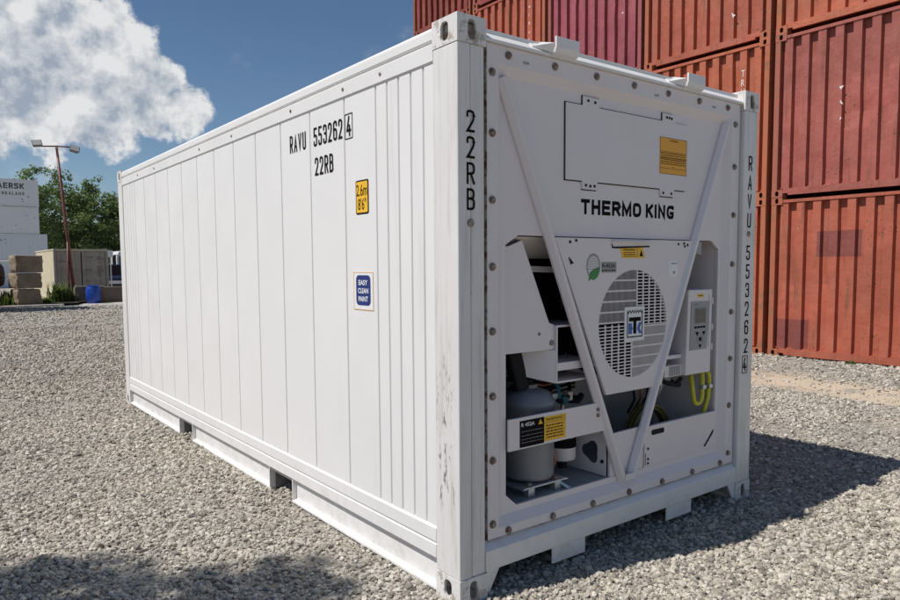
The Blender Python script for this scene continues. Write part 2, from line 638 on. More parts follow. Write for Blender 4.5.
def text_mesh(body, bold=0.):
    key = (body, bold)
    if key in _text_cache: return _text_cache[key]
    cu = bpy.data.curves.new('lettering', 'FONT')
    cu.body = body; cu.size = 1.0; cu.offset = bold; cu.resolution_u = 4
    o = bpy.data.objects.new('lettering', cu); COL.objects.link(o)
    dg = bpy.context.evaluated_depsgraph_get()
    me = bpy.data.meshes.new_from_object(o.evaluated_get(dg))
    vs = np.array([v.co[:] for v in me.vertices]); fs = [tuple(p.vertices) for p in me.polygons]
    bpy.data.objects.remove(o); bpy.data.curves.remove(cu); bpy.data.meshes.remove(me)
    vs[:, 0] -= vs[:, 0].min(); vs[:, 1] -= vs[:, 1].min()
    vs[:, 0] /= vs[:, 0].max(); vs[:, 1] /= vs[:, 1].max()
    _text_cache[key] = (vs, fs)
    return vs, fs


def text(body, mat, parent, fn, a0, a1, b0, b1, bold=0., name='lettering'):
    """lettering stretched into the rectangle a0..a1, b0..b1 of the plane fn(a,b) -> 3d"""
    vs, fs = text_mesh(body, bold)
    mb = MB().add([fn(a0 + (a1 - a0) * x, b0 + (b1 - b0) * y) for x, y, _ in vs], fs)
    return mb.build(name, mat, parent, fix=False)


_r = True
GLYPH = {
    'A': [[(0, 0), (.5, 1), (1, 0)], [(.17, .3), (.83, .3)]],
    'B': [[(0, 0), (0, 1), (.94, 1, _r), (.94, .53, _r), (0, .53)], [(0, .53), (1, .53, _r), (1, 0, _r), (0, 0)]],
    'C': [[(1, .76), (1, 1, _r), (0, 1, _r), (0, 0, _r), (1, 0, _r), (1, .24)]],
    'D': [[(0, 0), (0, 1), (1, 1, _r), (1, 0, _r), (0, 0)]],
    'E': [[(1, 1), (0, 1), (0, 0), (1, 0)], [(0, .52), (.88, .52)]],
    'G': [[(1, .92), (1, 1, _r), (0, 1, _r), (0, 0, _r), (1, 0, _r), (1, .40), (.60, .40)]],
    'H': [[(0, 0), (0, 1)], [(1, 0), (1, 1)], [(0, .52), (1, .52)]],
    'I': [[(.5, 0), (.5, 1)]],
    'K': [[(0, 0), (0, 1)], [(1, 1), (.08, .42)], [(.34, .58), (1, 0)]],
    'L': [[(0, 1), (0, 0), (1, 0)]],
    'M': [[(0, 0), (0, 1), (.5, .12), (1, 1), (1, 0)]],
    'N': [[(0, 0), (0, 1), (1, 0), (1, 1)]],
    'O': [[(0, .5), (0, 1, _r), (1, 1, _r), (1, 0, _r), (0, 0, _r), (0, .5)]],
    'R': [[(0, 0), (0, 1), (1, 1, _r), (1, .48, _r), (0, .48)], [(.52, .48), (1, 0)]],
    'S': [[(1, .90), (1, 1, _r), (0, 1, _r), (0, .53, _r), (1, .53, _r), (1, 0, _r), (0, 0, _r), (0, .10)]],
    'T': [[(0, 1), (1, 1)], [(.5, 0), (.5, 1)]],
    'U': [[(0, 1), (0, 0, _r), (1, 0, _r), (1, 1)]],
    'V': [[(0, 1), (.5, 0), (1, 1)]],
    '2': [[(0, .76), (0, 1, _r), (1, 1, _r), (1, .60, _r), (0, 0), (1, 0)]],
    '3': [[(0, .8), (0, 1, _r), (1, 1, _r), (1, .54, _r), (.35, .54)], [(.35, .54), (1, .54, _r), (1, 0, _r), (0, 0, _r), (0, .2)]],
    '4': [[(.58, 1), (0, .27), (1, .27)], [(.72, .52), (.72, 0)]],
    '5': [[(.95, 1), (.06, 1), (.06, .57), (1, .60, _r), (1, 0, _r), (0, 0, _r), (0, .2)]],
    '6': [[(1, .8), (1, 1, _r), (0, 1, _r), (0, 0, _r), (1, 0, _r), (1, .58, _r), (0, .56)]],
}
GW = {'I': .0, 'M': 1.25, 'O': 1.08, 'G': 1.05, ' ': .75}


def stroke_text(body, mat, parent, fn, a0, a1, b0, b1, t, gap=None, name='lettering'):
    """single-weight signwriter lettering of stroke width t filling a0..a1, b0..b1 of the plane fn(a,b,d)"""
    gap = t * .9 if gap is None else gap
    ws = [GW.get(c, 1.0) for c in body]
    unit = ((a1 - a0) - gap * (len(body) - 1) - t * len(body)) / sum(ws)
    x = a0
    mb = MB()
    lay = 0
    for c, w in zip(body, ws):
        gw, gh = unit * w, (b1 - b0) - t
        for stroke in GLYPH.get(c, []):
            P = [(Vector((x + t / 2 + p[0] * gw, b0 + t / 2 + p[1] * gh)), len(p) > 2) for p in stroke]
            Q = []
            for i, (p, rd) in enumerate(P):
                if not rd or i in (0, len(P) - 1): Q.append(p); continue
                d0, d1 = P[i - 1][0] - p, P[i + 1][0] - p
                r = min(d0.length * .5, d1.length * .5, max(gw, .3 * gh) * .5)
                s0, s1 = p + d0.normalized() * r, p + d1.normalized() * r
                for k in range(7):
                    f = k / 6
                    Q.append(s0 * (1 - f) ** 2 + p * 2 * f * (1 - f) + s1 * f * f)
            lft, rgt = [], []
            for i, p in enumerate(Q):
                ta = (Q[i] - Q[i - 1]).normalized() if i else (Q[1] - Q[0]).normalized()
                tb = (Q[i + 1] - Q[i]).normalized() if i < len(Q) - 1 else ta
                na, nb = Vector((-ta.y, ta.x)), Vector((-tb.y, tb.x))
                m_ = na + nb
                m_ = m_.normalized() if m_.length > 1e-4 else na
                k = min(1 / max(m_.dot(na), .35), 2.4) * t / 2
                e = Vector((0, 0))
                if i == 0: e = -ta * t / 2
                if i == len(Q) - 1: e = tb * t / 2
                lft.append(p + m_ * k + e); rgt.append(p - m_ * k + e)
            n_ = len(Q)
            d = lay * 2.5e-5; lay += 1
            mb.add([fn(q.x, q.y, d) for q in lft] + [fn(q.x, q.y, d) for q in rgt], [(i, i + 1, n_ + i + 1, n_ + i) for i in range(n_ - 1)])
        x += gw + t + gap
    return mb.build(name, mat, parent, fix=False)


def rr(x0, x1, z0, z1, r, n=5):
    """rounded rectangle outline"""
    p = []
    for cx, cz, a0 in ((x1 - r, z1 - r, 0), (x0 + r, z1 - r, 90), (x0 + r, z0 + r, 180), (x1 - r, z0 + r, 270)):
        for k in range(n + 1):
            a = R(a0 + 90 * k / n)
            p.append((cx + r * math.cos(a), cz + r * math.sin(a)))
    return p


# ------------------------------------------------------------------ ground
def build_ground():
    xs = np.unique(np.concatenate([np.linspace(-900, -40, 12), np.linspace(-40, 60, 81), np.linspace(60, 900, 12)]))
    ys = np.unique(np.concatenate([np.linspace(-900, -20, 12), np.linspace(-20, 60, 65), np.linspace(60, 100, 12), np.linspace(100, 900, 12)]))
    X, Y = np.meshgrid(xs, ys)
    t = np.clip((Y - 42) / 20, 0, 1)
    Z = -.28 * (t * t * (3 - 2 * t))
    vs = np.stack([X.ravel(), Y.ravel(), Z.ravel()], 1)
    nx = len(xs)
    fs = [(j * nx + i, j * nx + i + 1, (j + 1) * nx + i + 1, (j + 1) * nx + i) for j in range(len(ys) - 1) for i in range(nx - 1)]
    mb = MB(); mb.v = [tuple(p) for p in vs]; mb.f = fs
    o = mb.build('ground', 'gravel_ground', fix=False)
    o['kind'] = 'structure'


build_ground()


def smooth_noise(x, y, s, seed):
    """cheap value noise for scattering"""
    x = x / s; y = y / s
    xi, yi = np.floor(x).astype(int), np.floor(y).astype(int)
    fx, fy = x - xi, y - yi
    fx, fy = fx * fx * (3 - 2 * fx), fy * fy * (3 - 2 * fy)

    def h(a, b):
        v = np.sin(a * 127.1 + b * 311.7 + seed * 74.7) * 43758.5453
        return v - np.floor(v)
    return (h(xi, yi) * (1 - fx) + h(xi + 1, yi) * fx) * (1 - fy) + (h(xi, yi + 1) * (1 - fx) + h(xi + 1, yi + 1) * fx) * fy


def build_gravel():
    cx, cy = -1.88, -2.34
    P, S = [], []
    for r0, r1, dens, size in ((.9, 3.5, 6800, .96), (3.5, 6., 4700, .98), (6., 9.5, 2300, 1.1), (9.5, 14., 950, 1.35), (14., 21., 320, 1.7), (21., 32., 95, 2.1)):
        a0, a1 = (R(-35), R(108)) if r1 < 7 else (R(-12), R(86))
        area = .5 * (r1 * r1 - r0 * r0) * (a1 - a0)
        n = int(area * dens)
        r = np.sqrt(RNG.uniform(r0 * r0, r1 * r1, n)); a = RNG.uniform(a0, a1, n)
        x = cx + r * np.sin(a); y = cy + r * np.cos(a)
        keep = ((a > R(-5)) & (a < R(80))) | (RNG.uniform(0, 1, n) < .6)
        # under the container only a margin shows
        keep &= ~((x > .75) & (x < 1.7) & (y > 1.0) & (y < 5.9))
        for px, py in ((0, 0), (2.26, 0), (0, 5.88), (2.26, 5.88)):
            keep &= ~((x > px - .015) & (x < px + .19) & (y > py - .015) & (y < py + .19))
        keep &= (x < 9.45) & (y < 29.3)
        # fines: worn wheel tracks and sandy spots carry few stones
        wob = (smooth_noise(x, y, 1.4, 3) - .5) * 1.2
        tr = np.clip(1 - np.abs(x + wob - 7.1) / .85, 0, 1)
        pr = 1 - .93 * np.clip(tr * 2.2, 0, 1)
        sand = smooth_noise(x, y, 1.1, 9) * .6 + smooth_noise(x, y, .37, 4) * .4
        pr *= np.clip(1.25 - 1.6 * np.clip((sand - .52) / .3, 0, 1), .2, 1)
        sp = np.exp(-(((x + 1.1) / .42) ** 2 + ((y - 1.2 + (x + 1.1) * .35) / .11) ** 2))
        pr *= 1 - .75 * np.clip(sp * 1.5, 0, 1)
        keep &= RNG.uniform(0, 1, n) < pr
        x, y = x[keep], y[keep]
        s = np.exp(RNG.normal(0, .30, len(x))) * .0086 * size
        s = np.clip(s, .004, .036)
        P.append(np.stack([x, y, s * RNG.uniform(0, .85, len(x))], 1)); S.append(s)
    P = np.concatenate(P); S = np.concatenate(S)
    me = bpy.data.meshes.new('gravel')
    me.vertices.add(len(P)); me.vertices.foreach_set('co', P.astype(np.float32).ravel())
    at = me.attributes.new('stone_size', 'FLOAT', 'POINT'); at.data.foreach_set('value', S.astype(np.float32))
    me.update()
    o = put('gravel', me)
    tag(o, 'grey and beige crushed gravel covering the yard', 'gravel', kind='stuff')
    ng = bpy.data.node_groups.new('gravel_scatter', 'GeometryNodeTree')
    ng.interface.new_socket('Geometry', in_out='INPUT', socket_type='NodeSocketGeometry')
    ng.interface.new_socket('Geometry', in_out='OUTPUT', socket_type='NodeSocketGeometry')
    N, L = ng.nodes, ng.links
    gi, go = N.new('NodeGroupInput'), N.new('NodeGroupOutput')
    g2i = N.new('GeometryNodeGeometryToInstance')
    for k in range(7):
        ico = N.new('GeometryNodeMeshIcoSphere'); ico.inputs['Radius'].default_value = 1; ico.inputs['Subdivisions'].default_value = 2
        nz = N.new('ShaderNodeTexNoise'); nz.noise_dimensions = '4D'
        nz.inputs['Scale'].default_value = .95; nz.inputs['Detail'].default_value = 1.5; nz.inputs['W'].default_value = k * 7.3
        sub = N.new('ShaderNodeVectorMath'); sub.operation = 'SUBTRACT'; sub.inputs[1].default_value = (.5, .5, .5)
        L.new(nz.outputs['Color'], sub.inputs[0])
        mul = N.new('ShaderNodeVectorMath'); mul.operation = 'SCALE'; mul.inputs['Scale'].default_value = 2.3
        L.new(sub.outputs[0], mul.inputs[0])
        sp = N.new('GeometryNodeSetPosition')
        L.new(ico.outputs['Mesh'], sp.inputs['Geometry']); L.new(mul.outputs[0], sp.inputs['Offset'])
        tf = N.new('GeometryNodeTransform')
        tf.inputs['Scale'].default_value = (1.25, .95, .72) if k % 2 else (1.1, .9, .85)
        L.new(sp.outputs[0], tf.inputs['Geometry'])
        sm = N.new('GeometryNodeSetMaterial'); sm.inputs['Material'].default_value = M['stone']
        L.new(tf.outputs[0], sm.inputs['Geometry'])
        L.new(sm.outputs[0], g2i.inputs[0])
    iop = N.new('GeometryNodeInstanceOnPoints')
    iop.inputs['Pick Instance'].default_value = True
    ri = N.new('FunctionNodeRandomValue'); ri.data_type = 'INT'
    ri.inputs[4].default_value = 0; ri.inputs[5].default_value = 6
    L.new(ri.outputs[2], iop.inputs['Instance Index'])
    rv = N.new('FunctionNodeRandomValue'); rv.data_type = 'FLOAT_VECTOR'
    rv.inputs[0].default_value = (-.5, -.5, 0); rv.inputs[1].default_value = (.5, .5, 6.283)
    rv.inputs['Seed'].default_value = 3
    L.new(rv.outputs[0], iop.inputs['Rotation'])
    na = N.new('GeometryNodeInputNamedAttribute'); na.data_type = 'FLOAT'; na.inputs[0].default_value = 'stone_size'
    L.new(na.outputs[0], iop.inputs['Scale'])
    L.new(gi.outputs[0], iop.inputs['Points']); L.new(g2i.outputs[0], iop.inputs['Instance'])
    L.new(iop.outputs[0], go.inputs[0])
    md = o.modifiers.new('scatter', 'NODES'); md.node_group = ng


build_gravel()

# ------------------------------------------------------------------ corner casting shared by all containers


def casting_mesh(name, mat, fx, fy, top):
    """hollow block 0..0.162 (x) by 0..0.178 (y) by 0..0.118 (z); fx, fy = +1 keeps the outer corner at 0,0"""
    w, d, h, t = .162, .178, .118, .012
    sup = lambda rx, rz: (lambda a: (abs(math.cos(a) / rx) ** 3 + abs(math.sin(a) / rz) ** 3) ** (-1 / 3))
    X = (lambda x: x) if fx > 0 else (lambda x: w - x)
    Y = (lambda y: y) if fy > 0 else (lambda y: d - y)
    mb = MB()
    mb.holed([(0, 0), (w, 0), (w, h), (0, h)], (w * .5, h * .5), sup(.024, .043), lambda a, b, q: (X(a), Y(q), b), 0, t)
    mb.holed([(t, 0), (d, 0), (d, h), (t, h)], (d * .5, h * .5), sup(.028, .040), lambda a, b, q: (X(q), Y(a), b), 0, t)
    zt = h if top else 0
    zi = h - t if top else t
    mb.box(*sorted((X(t + .001), X(w))), *sorted((Y(t + .001), Y(d))), *sorted((zt - (.0005 if top else -.0005), zi)))
    zb = 0 if top else h
    zj = t if top else h - t
    mb.box(*sorted((X(t + .001), X(w))), *sorted((Y(t + .001), Y(d))), *sorted((zb + (.0005 if top else -.0005), zj)))
    mb.box(*sorted((X(w - t), X(w - .001))), *sorted((Y(t + .002), Y(d - .001))), t + .001, h - t - .001)
    mb.box(*sorted((X(t + .002), X(w - t - .001))), *sorted((Y(d - t), Y(d - .001))), t + .001, h - t - .001)
    return mb.mesh(name, mat)


# ------------------------------------------------------------------ the white refrigerated container
W, LEN, H = 2.438, 6.058, 2.591
ree = empty('refrigerated_container', (0, 0, 0), 0,
            'white twenty foot refrigerated container with black lettering and cooling unit in its front end', 'container')

for fx, px in ((1, 0), (-1, W - .162)):
    for fy, py in ((1, 0), (-1, LEN - .178)):
        for top, pz in ((False, 0), (True, H - .118)):
            o = put('corner_casting', casting_mesh('corner_casting', 'casting_paint', fx, fy, top), ree, .004)
            o.location = (px, py, pz)

# corner posts (two folded plates with a seam between them on the front)
for k, (x0, x1, xs) in enumerate(((.002, .154, .075), (W - .154, W - .002, W - .075))):
    mb = MB()
    if k == 0:
        mb.box(x0, xs - .0015, .003, .178, .118, 2.473).box(xs + .0015, x1, .006, .12, .118, 2.473)
    else:
        mb.box(x0, x1, .003, .178, .118, 2.473)
    post = mb.build('corner_post', 'post_paint', ree, .006, seg=3)
    MB().lathe([(.018, 0), (.018, -.004), (.010, -.006)], (.071 if k == 0 else 2.355, .003 if k == 0 else .003, 1.711), 16, 'y').build('plug', 'bolt_steel', post)
for x0, x1 in ((.002, .154), (W - .154, W - .002)):
    MB().box(x0, x1, LEN - .178, LEN - .003, .118, 2.473).build('corner_post', 'post_paint', ree, .006, seg=3)

GR = [.263, .362, .465, .565, .669] + [.985 + .4035 * k for k in range(11)]
GR += [LEN - g for g in (.669, .565, .465, .362, .263)]
Y0, Y1 = .1795, LEN - .1795
edges = [Y0] + GR + [Y1]


def mir(mb, s):
    if s: mb.v = [(W - x, y, z) for x, y, z in mb.v]
    return mb


panel_cache = {}
for s in (0, 1):
    mir(MB().box(.020, .032, Y0, Y1, .31, 2.44), s).build('side_backing', 'white_paint', ree)
    for a, b in zip(edges[:-1], edges[1:]):
        wdt = round(b - a - .007, 3)
        if (wdt, s) not in panel_cache:
            mb = MB()
            q = .0035
            # shallow pan: flat face with pressed-in long edges
            prof = [(.020, 0), (.0125, q), (.0115, q * 2.2), (.0115, wdt - q * 2.2), (.0125, wdt - q), (.020, wdt)]
            mb.prism([(y, x) for x, y in prof], .3185, 2.4265, lambda y, x, z: (x, y, z))
            panel_cache[wdt, s] = mir(mb, s).mesh('side_panel', 'white_paint')
        o = put('side_panel', panel_cache[wdt, s], ree)
        o.location = (0, a + .0035, 0)
    # top side rail: round upper tube, step, flat lower band
    prof = [(.05, 2.423), (.012, 2.423), (.004, 2.430), (.003, 2.500), (.014, 2.509), (.014, 2.513), (.003, 2.521)]
    prof += [(.003 + .022 * (1 - math.cos(R(t))), 2.556 + .022 * math.sin(R(t))) for t in (0, 22, 45, 67, 90)]
    prof += [(.05, 2.578)]
    rail = mir(MB().alongy(prof, Y0, Y1), s).build('top_side_rail', 'white_paint', ree)
    for yb in (.61, .98, 1.62, 2.6, 3.3, 4.6, 5.2):
        mir(MB().lathe([(.010, 0), (.010, -.003), (.006, -.006)], (.0035, yb, 2.468), 10, 'x'), s).build('rivet', 'bolt_steel', rail)
    # bottom side rail: two ribs, then a web set back above a lip on the ground
    prof = [(.05, .3178), (.012, .3178), (.003, .309), (.003, .246), (.010, .241), (.010, .237), (.003, .232), (.003, .170), (.012, .162), (.05, .162)]
    mir(MB().alongy(prof, Y0, Y1), s).build('bottom_side_rail', 'white_paint', ree, .0025)
    for ya, yb in ((Y0, 1.733), (2.083, 3.736), (4.094, Y1)):
        prof = [(.040, .1615), (.034, .1615), (.034, .036), (.004, .026), (.004, .012), (.040, .012)]
        mir(MB().alongy(prof, ya, yb), s).build('sill_web', 'white_paint', ree, .002)
    for ya, yb in ((1.733, 2.083), (3.736, 4.094)):
        for yc in (ya - .012, yb + .001): mir(MB().box(.006, .05, yc, yc + .011, .013, .1612), s).build('pocket_frame', 'white_paint', ree, .002)
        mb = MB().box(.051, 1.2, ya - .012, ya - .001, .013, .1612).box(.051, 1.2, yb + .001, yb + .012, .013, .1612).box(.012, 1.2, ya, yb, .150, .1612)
        mir(mb, s).build('fork_pocket', 'shade_grey', ree)  # tunnel coloured dark grey to stand in for the shade inside
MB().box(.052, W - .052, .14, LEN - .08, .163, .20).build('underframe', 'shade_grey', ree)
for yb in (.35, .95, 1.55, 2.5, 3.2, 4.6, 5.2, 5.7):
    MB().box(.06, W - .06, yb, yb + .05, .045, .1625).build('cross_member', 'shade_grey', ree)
MB().box(.033, W - .033, .055, LEN - .06, 2.545, 2.574).build('roof', 'white_paint', ree)
# rear end: two door leaves with locking rods
for x0, x1 in ((.158, 1.215), (1.223, W - .158)):
    dr = MB().box(x0, x1, LEN - .06, LEN - .012, .16, 2.47).build('door', 'white_paint', ree, .004)
    for xr in (x0 + .3, x1 - .3):
        MB().tube([(xr, LEN + .005, .14), (xr, LEN + .005, 2.5)], .016, 10).build('locking_rod', 'galvanised', dr)
MB().box(.155, W - .155, LEN - .10, LEN - .008, 2.473, 2.574).build('rear_header', 'white_paint', ree, .003)
MB().box(.155, W - .155, LEN - .12, LEN - .008, .02, .155).build('rear_sill', 'white_paint', ree, .003)

# front header with sunlit sloping top
prof = [(.012, 2.508), (.012, 2.520), (.055, 2.556), (.13, 2.566), (.13, 2.508)]
MB().prism(prof, .1625, W - .1625, lambda y, z, x: (x, y, z)).build('front_header', 'white_paint', ree, .002)
# front sill: vertical face with a sloping upper fold, gussets at its ends
prof = [(.003, .121), (.003, .214), (.046, .2495), (.09, .2495), (.09, .200), (.025, .200), (.025, .121)]
sill = MB().prism(prof, .1565, W - .1565, lambda y, z, x: (x, y, z)).build('front_sill', 'white_paint', ree, .003)
for sx in (0, 1):
    mb = MB().front([(.163, .120), (.163, .02), (.185, .02), (.245, .120)], .010, .022)
    mir(mb, sx).build('gusset', 'white_paint', sill, .001)
for x0, x1 in ((.60, .845), (1.548, 1.797)):
    MB().box(x0, x1, .012, .020, .036, .125).build('skid_plate', 'white_paint', ree, .002)
# stacking guides on the header: curved channels open at their left ends
for x0, x1 in ((.575, .735), (1.635, 1.80)):
    inner, outer = [], []
    pts = [(.075, 2.566), (.05, 2.545), (.03, 2.529), (.008, 2.520), (-.006, 2.527), (-.014, 2.545), (-.014, 2.592)]
    th = .010
    for i, (y, z) in enumerate(pts):
        a, b = pts[max(i - 1, 0)], pts[min(i + 1, len(pts) - 1)]
        ty, tz = b[0] - a[0], b[1] - a[1]; l = math.hypot(ty, tz)
        outer.append((y + tz / l * -th, z + ty / l * th)) if False else outer.append((y - (-tz) / l * -th, z + (-ty) / l * -th))
    g = MB().prism(pts + outer[::-1], x0, x1, lambda y, z, x: (x, y, z)).build('stacking_guide', 'white_paint', ree, .001)
    # tapering wing leading into the channel
    xw = x0 - .105
    MB().hexa([(xw, .030, 2.534), (x0 + .001, .002, 2.521), (x0 + .001, .075, 2.566), (xw, .060, 2.560),
               (xw, .030, 2.540), (x0 + .001, -.012, 2.564), (x0 + .001, .074, 2.588), (xw, .060, 2.566)]).build('guide_wing', 'white_paint', g)

# cooling unit: bolted flange, bevel and inner panel
MB().box(.188, .255, .030, .045, .252, 2.506).box(2.183, 2.2725, .030, .045, .252, 2.506) \
    .box(.255, 2.183, .030, .045, 2.425, 2.506).box(.255, 2.183, .030, .045, .252, .296).build('mounting_flange', 'white_unit', ree)
for x0, x1 in ((.1545, .230), (2.238, 2.2835)): MB().box(x0, x1, .06, .08, .26, 2.5).build('gap_shade', 'rubber_black', ree)  # black strips put the shade of the gap beside the flange into colour
a = [(.255, .296), (2.183, .296), (2.183, 2.425), (.255, 2.425)]
b = [(.300, .340), (2.138, .340), (2.138, 2.380), (.300, 2.380)]
mb = MB()
for i in range(4):
    j = (i + 1) % 4
    mb.add([(a[i][0], .0305, a[i][1]), (a[j][0], .0305, a[j][1]), (b[j][0], .060, b[j][1]), (b[i][0], .060, b[i][1])], [(0, 1, 2, 3)])
mb.build('panel_surround', 'white_unit', ree, fix=False)
UP = [(.300, 2.380), (2.138, 2.380), (2.138, 1.615), (2.110, 1.615), (2.030, 1.667), (.410, 1.667), (.330, 1.622), (.300, 1.622)]
MB().front(UP, .060, .075).build('upper_panel', 'white_unit', ree)
MB().front([(.300, .340), (.300, 1.6218), (.330, 1.6218), (.330, .43), (.400, .370), (2.110, .370), (2.110, 1.6148), (2.138, 1.6148), (2.138, .340)], .060, .075).build('opening_frame', 'white_unit', ree)

bolt_me = MB().lathe([(.019, 0), (.019, -.004), (.0135, -.0045), (.0125, -.0125), (.008, -.015)], (0, 0, 0), 12, 'y').mesh('bolt', 'bolt_steel')
xs_b = [.318 + .3015 * k for k in range(7)]
bolts = [(x, 2.470) for x in xs_b] + [(x, .273) for x in xs_b]
bolts += [(.220, z) for z in (2.382, 2.117, 1.820, 1.520, 1.226, .926, .626, .324)] + [(2.216, z) for z in (2.380, 2.122, 1.826, 1.522, 1.224, .928, .630, .322)]
for x, z in bolts:
    o = put('bolt', bolt_me, ree); o.location = (x, .030, z); o.rotation_euler = (0, random.uniform(0, 1), 0)
for x, z in ((.43, 2.455), (1.98, 2.456), (1.42, 2.447)):
    MB().front(rr(x - .02, x + .02, z - .006, z + .006, .005), .0285, .0305).build('stain_plate', 'inside_grey', ree)

tr_ = NT('rust_line')
tr_.set(Base_Color=tr_.mix(tr_.rng(tr_.noise(18, 6, .7), .42, .62), (.52, .47, .44), (.16, .075, .04)), Roughness=.8)
M['rust_line'] = tr_.m
MB().box(.190, 2.270, .026, .0455, .2498, .2518).build('rusty_seam', 'rust_line', ree)
MB().box(.1855, .1878, .027, .0455, .2525, 2.50).build('rusty_seam', 'rust_line', ree)

# access panel with hinge lugs
AP = [(.723, 2.324), (.846, 2.324), (.846, 2.370), (.975, 2.370), (.975, 2.324), (1.507, 2.324), (1.507, 2.368), (1.628, 2.368), (1.628, 2.324), (1.740, 2.324),
      (1.740, 1.949), (1.628, 1.949), (1.618, 1.908), (1.502, 1.908), (1.492, 1.949), (.962, 1.949), (.957, 1.908), (.848, 1.908), (.843, 1.949), (.723, 1.949)]
ap = MB().front(AP, .051, .0595).build('access_panel', 'white_unit', ree, .001)
for x0, x1, z0, z1 in ((.7185, .7225, 1.945, 2.327), (.7185, .846, 2.3245, 2.328), (.976, 1.506, 2.3245, 2.328), (1.629, 1.735, 2.3245, 2.326),
                       (.7185, .843, 1.944, 1.9485), (.963, 1.491, 1.944, 1.9485), (1.629, 1.735, 1.944, 1.9485),
                       (.842, .8455, 2.325, 2.373), (.842, .972, 2.3705, 2.373), (1.503, 1.5065, 2.325, 2.371), (1.503, 1.60, 2.3685, 2.371),
                       (.846, .957, 1.9035, 1.9075), (1.500, 1.618, 1.9035, 1.9075)):
    MB().box(x0, x1, .0545, .0598, z0, z1).build('outline_shade', 'rubber_black', ap)  # dark strips stand in for the shaded gap around the panel
dot_me = MB().lathe([(.0075, 0), (.0075, -.003), (.004, -.004)], (0, 0, 0), 8, 'y').mesh('screw', 'rubber_black')
for x, z in ((.885, 2.350), (.938, 2.347), (1.545, 2.347), (1.568, 2.346), (1.59, 2.344), (.872, 1.928), (.905, 1.925), (.938, 1.927), (1.522, 1.926), (1.598, 1.926)):
    o = put('screw', dot_me, ap); o.location = (x, .051, z)
FR = lambda y: (lambda a_, b_: (a_, y, b_))


def text_lines(parent, mat, x0, x1, z1, z0, rows, y, rnd):
    """rows of unreadably small print as fine rules"""
    mb = MB(); dz = (z1 - z0) / rows
    for r in range(rows):
        x = x0; z = z1 - (r + .5) * dz
        while x < x1 - .004:
            w = min(rnd.uniform(.008, .024), x1 - x)
            mb.add([(x, y, z - dz * .2), (x + w, y, z - dz * .2), (x + w, y, z + dz * .2), (x, y, z + dz * .2)], [(0, 1, 2, 3)])
            x += w + .004
        if rnd.random() < .0: break
    return mb.build('small_print', mat, parent, fix=False)


rn = random.Random(2)
st = MB().front([(1.485, 2.236), (1.739, 2.236), (1.739, 2.034), (1.485, 2.034)], .0495, .0509).build('warning_sticker', 'sticker_orange', ap)
text('WARNING', 'ink_black', ap, FR(.0492), 1.575, 1.655, 2.216, 2.227, .01)
text_lines(ap, 'ink_black', 1.495, 1.73, 2.155, 2.085, 6, .0492, rn)
for z in (2.157, 2.121, 2.066):
    MB().box(1.485, 1.739, .0490, .0493, z - .001, z + .001).build('rule_line', 'ink_black', ap)
MB().box(1.605, 1.615, .0490, .0493, 2.072, 2.077).build('rule_line', 'ink_black', ap)
for x0, x1, z0, z1 in ((1.485, 1.739, 2.234, 2.236), (1.485, 1.739, 2.034, 2.036), (1.485, 1.487, 2.036, 2.234), (1.737, 1.739, 2.036, 2.234)):
    MB().box(x0, x1, .0489, .0494, z0, z1).build('sticker_edge', 'ink_black', ap)
FR3 = lambda y: (lambda a_, b_, d: (a_, y - d, b_))
SD3 = lambda x: (lambda a_, b_, d: (x - d, -a_, b_))
stroke_text('THERMO', 'ink_black', ree, FR3(.0592), .846, 1.337, 1.783, 1.860, .0190, .0135)
stroke_text('KING', 'ink_black', ree, FR3(.0592), 1.378, 1.638, 1.783, 1.860, .0190, .0145)

# ---- machine compartment behind the opening
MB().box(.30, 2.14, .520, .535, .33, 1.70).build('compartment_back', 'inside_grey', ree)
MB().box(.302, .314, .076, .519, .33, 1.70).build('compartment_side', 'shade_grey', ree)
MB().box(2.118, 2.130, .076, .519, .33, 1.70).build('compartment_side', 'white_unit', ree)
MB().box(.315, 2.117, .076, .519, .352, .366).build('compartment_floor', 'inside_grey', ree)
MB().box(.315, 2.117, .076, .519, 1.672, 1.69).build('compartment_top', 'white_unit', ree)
MB().hexa([(.316, .13, 1.655), (1.05, .13, 1.655), (1.05, .27, 1.56), (.316, .27, 1.56), (.316, .13, 1.665), (1.05, .13, 1.665), (1.05, .28, 1.565), (.316, .28, 1.565)]).build('recess_hood', 'white_unit', ree)

# fan panel with round grille
FC, FRD = (1.262, 1.203), .294
FP = [(.640, 1.661), (1.035, .834), (1.520, .834), (1.800, 1.661)]
fan = MB().holed(FP, FC, lambda a_: FRD, lambda a_, b_, d: (a_, d, b_), .040, .056).build('fan_panel', 'white_unit', ree)
MB().lathe([(FRD + .012, .058), (FRD + .012, .30), (.01, .301)], (FC[0], 0, FC[1]), 32, 'y').build('fan_shroud', 'black', fan)  # black lining in place of the dark cavity behind the grille
for k in range(5):
    a0 = k * 2 * math.pi / 5 + .4
    q = []
    for r, da in ((.06, -.35), (.26, -.28), (.27, .22), (.06, .3)):
        q.append((FC[0] + r * math.cos(a0 + da), .16 + .05 * (1 if da > 0 else -1), FC[1] + r * math.sin(a0 + da)))
    mb = MB().hexa(q + [(x, y + .006, z) for x, y, z in q]); mb.build('fan_blade', 'shade_grey', fan)


def chord_v(x):
    d = FRD ** 2 - (x - FC[0]) ** 2
    return math.sqrt(d) if d > 0 else 0


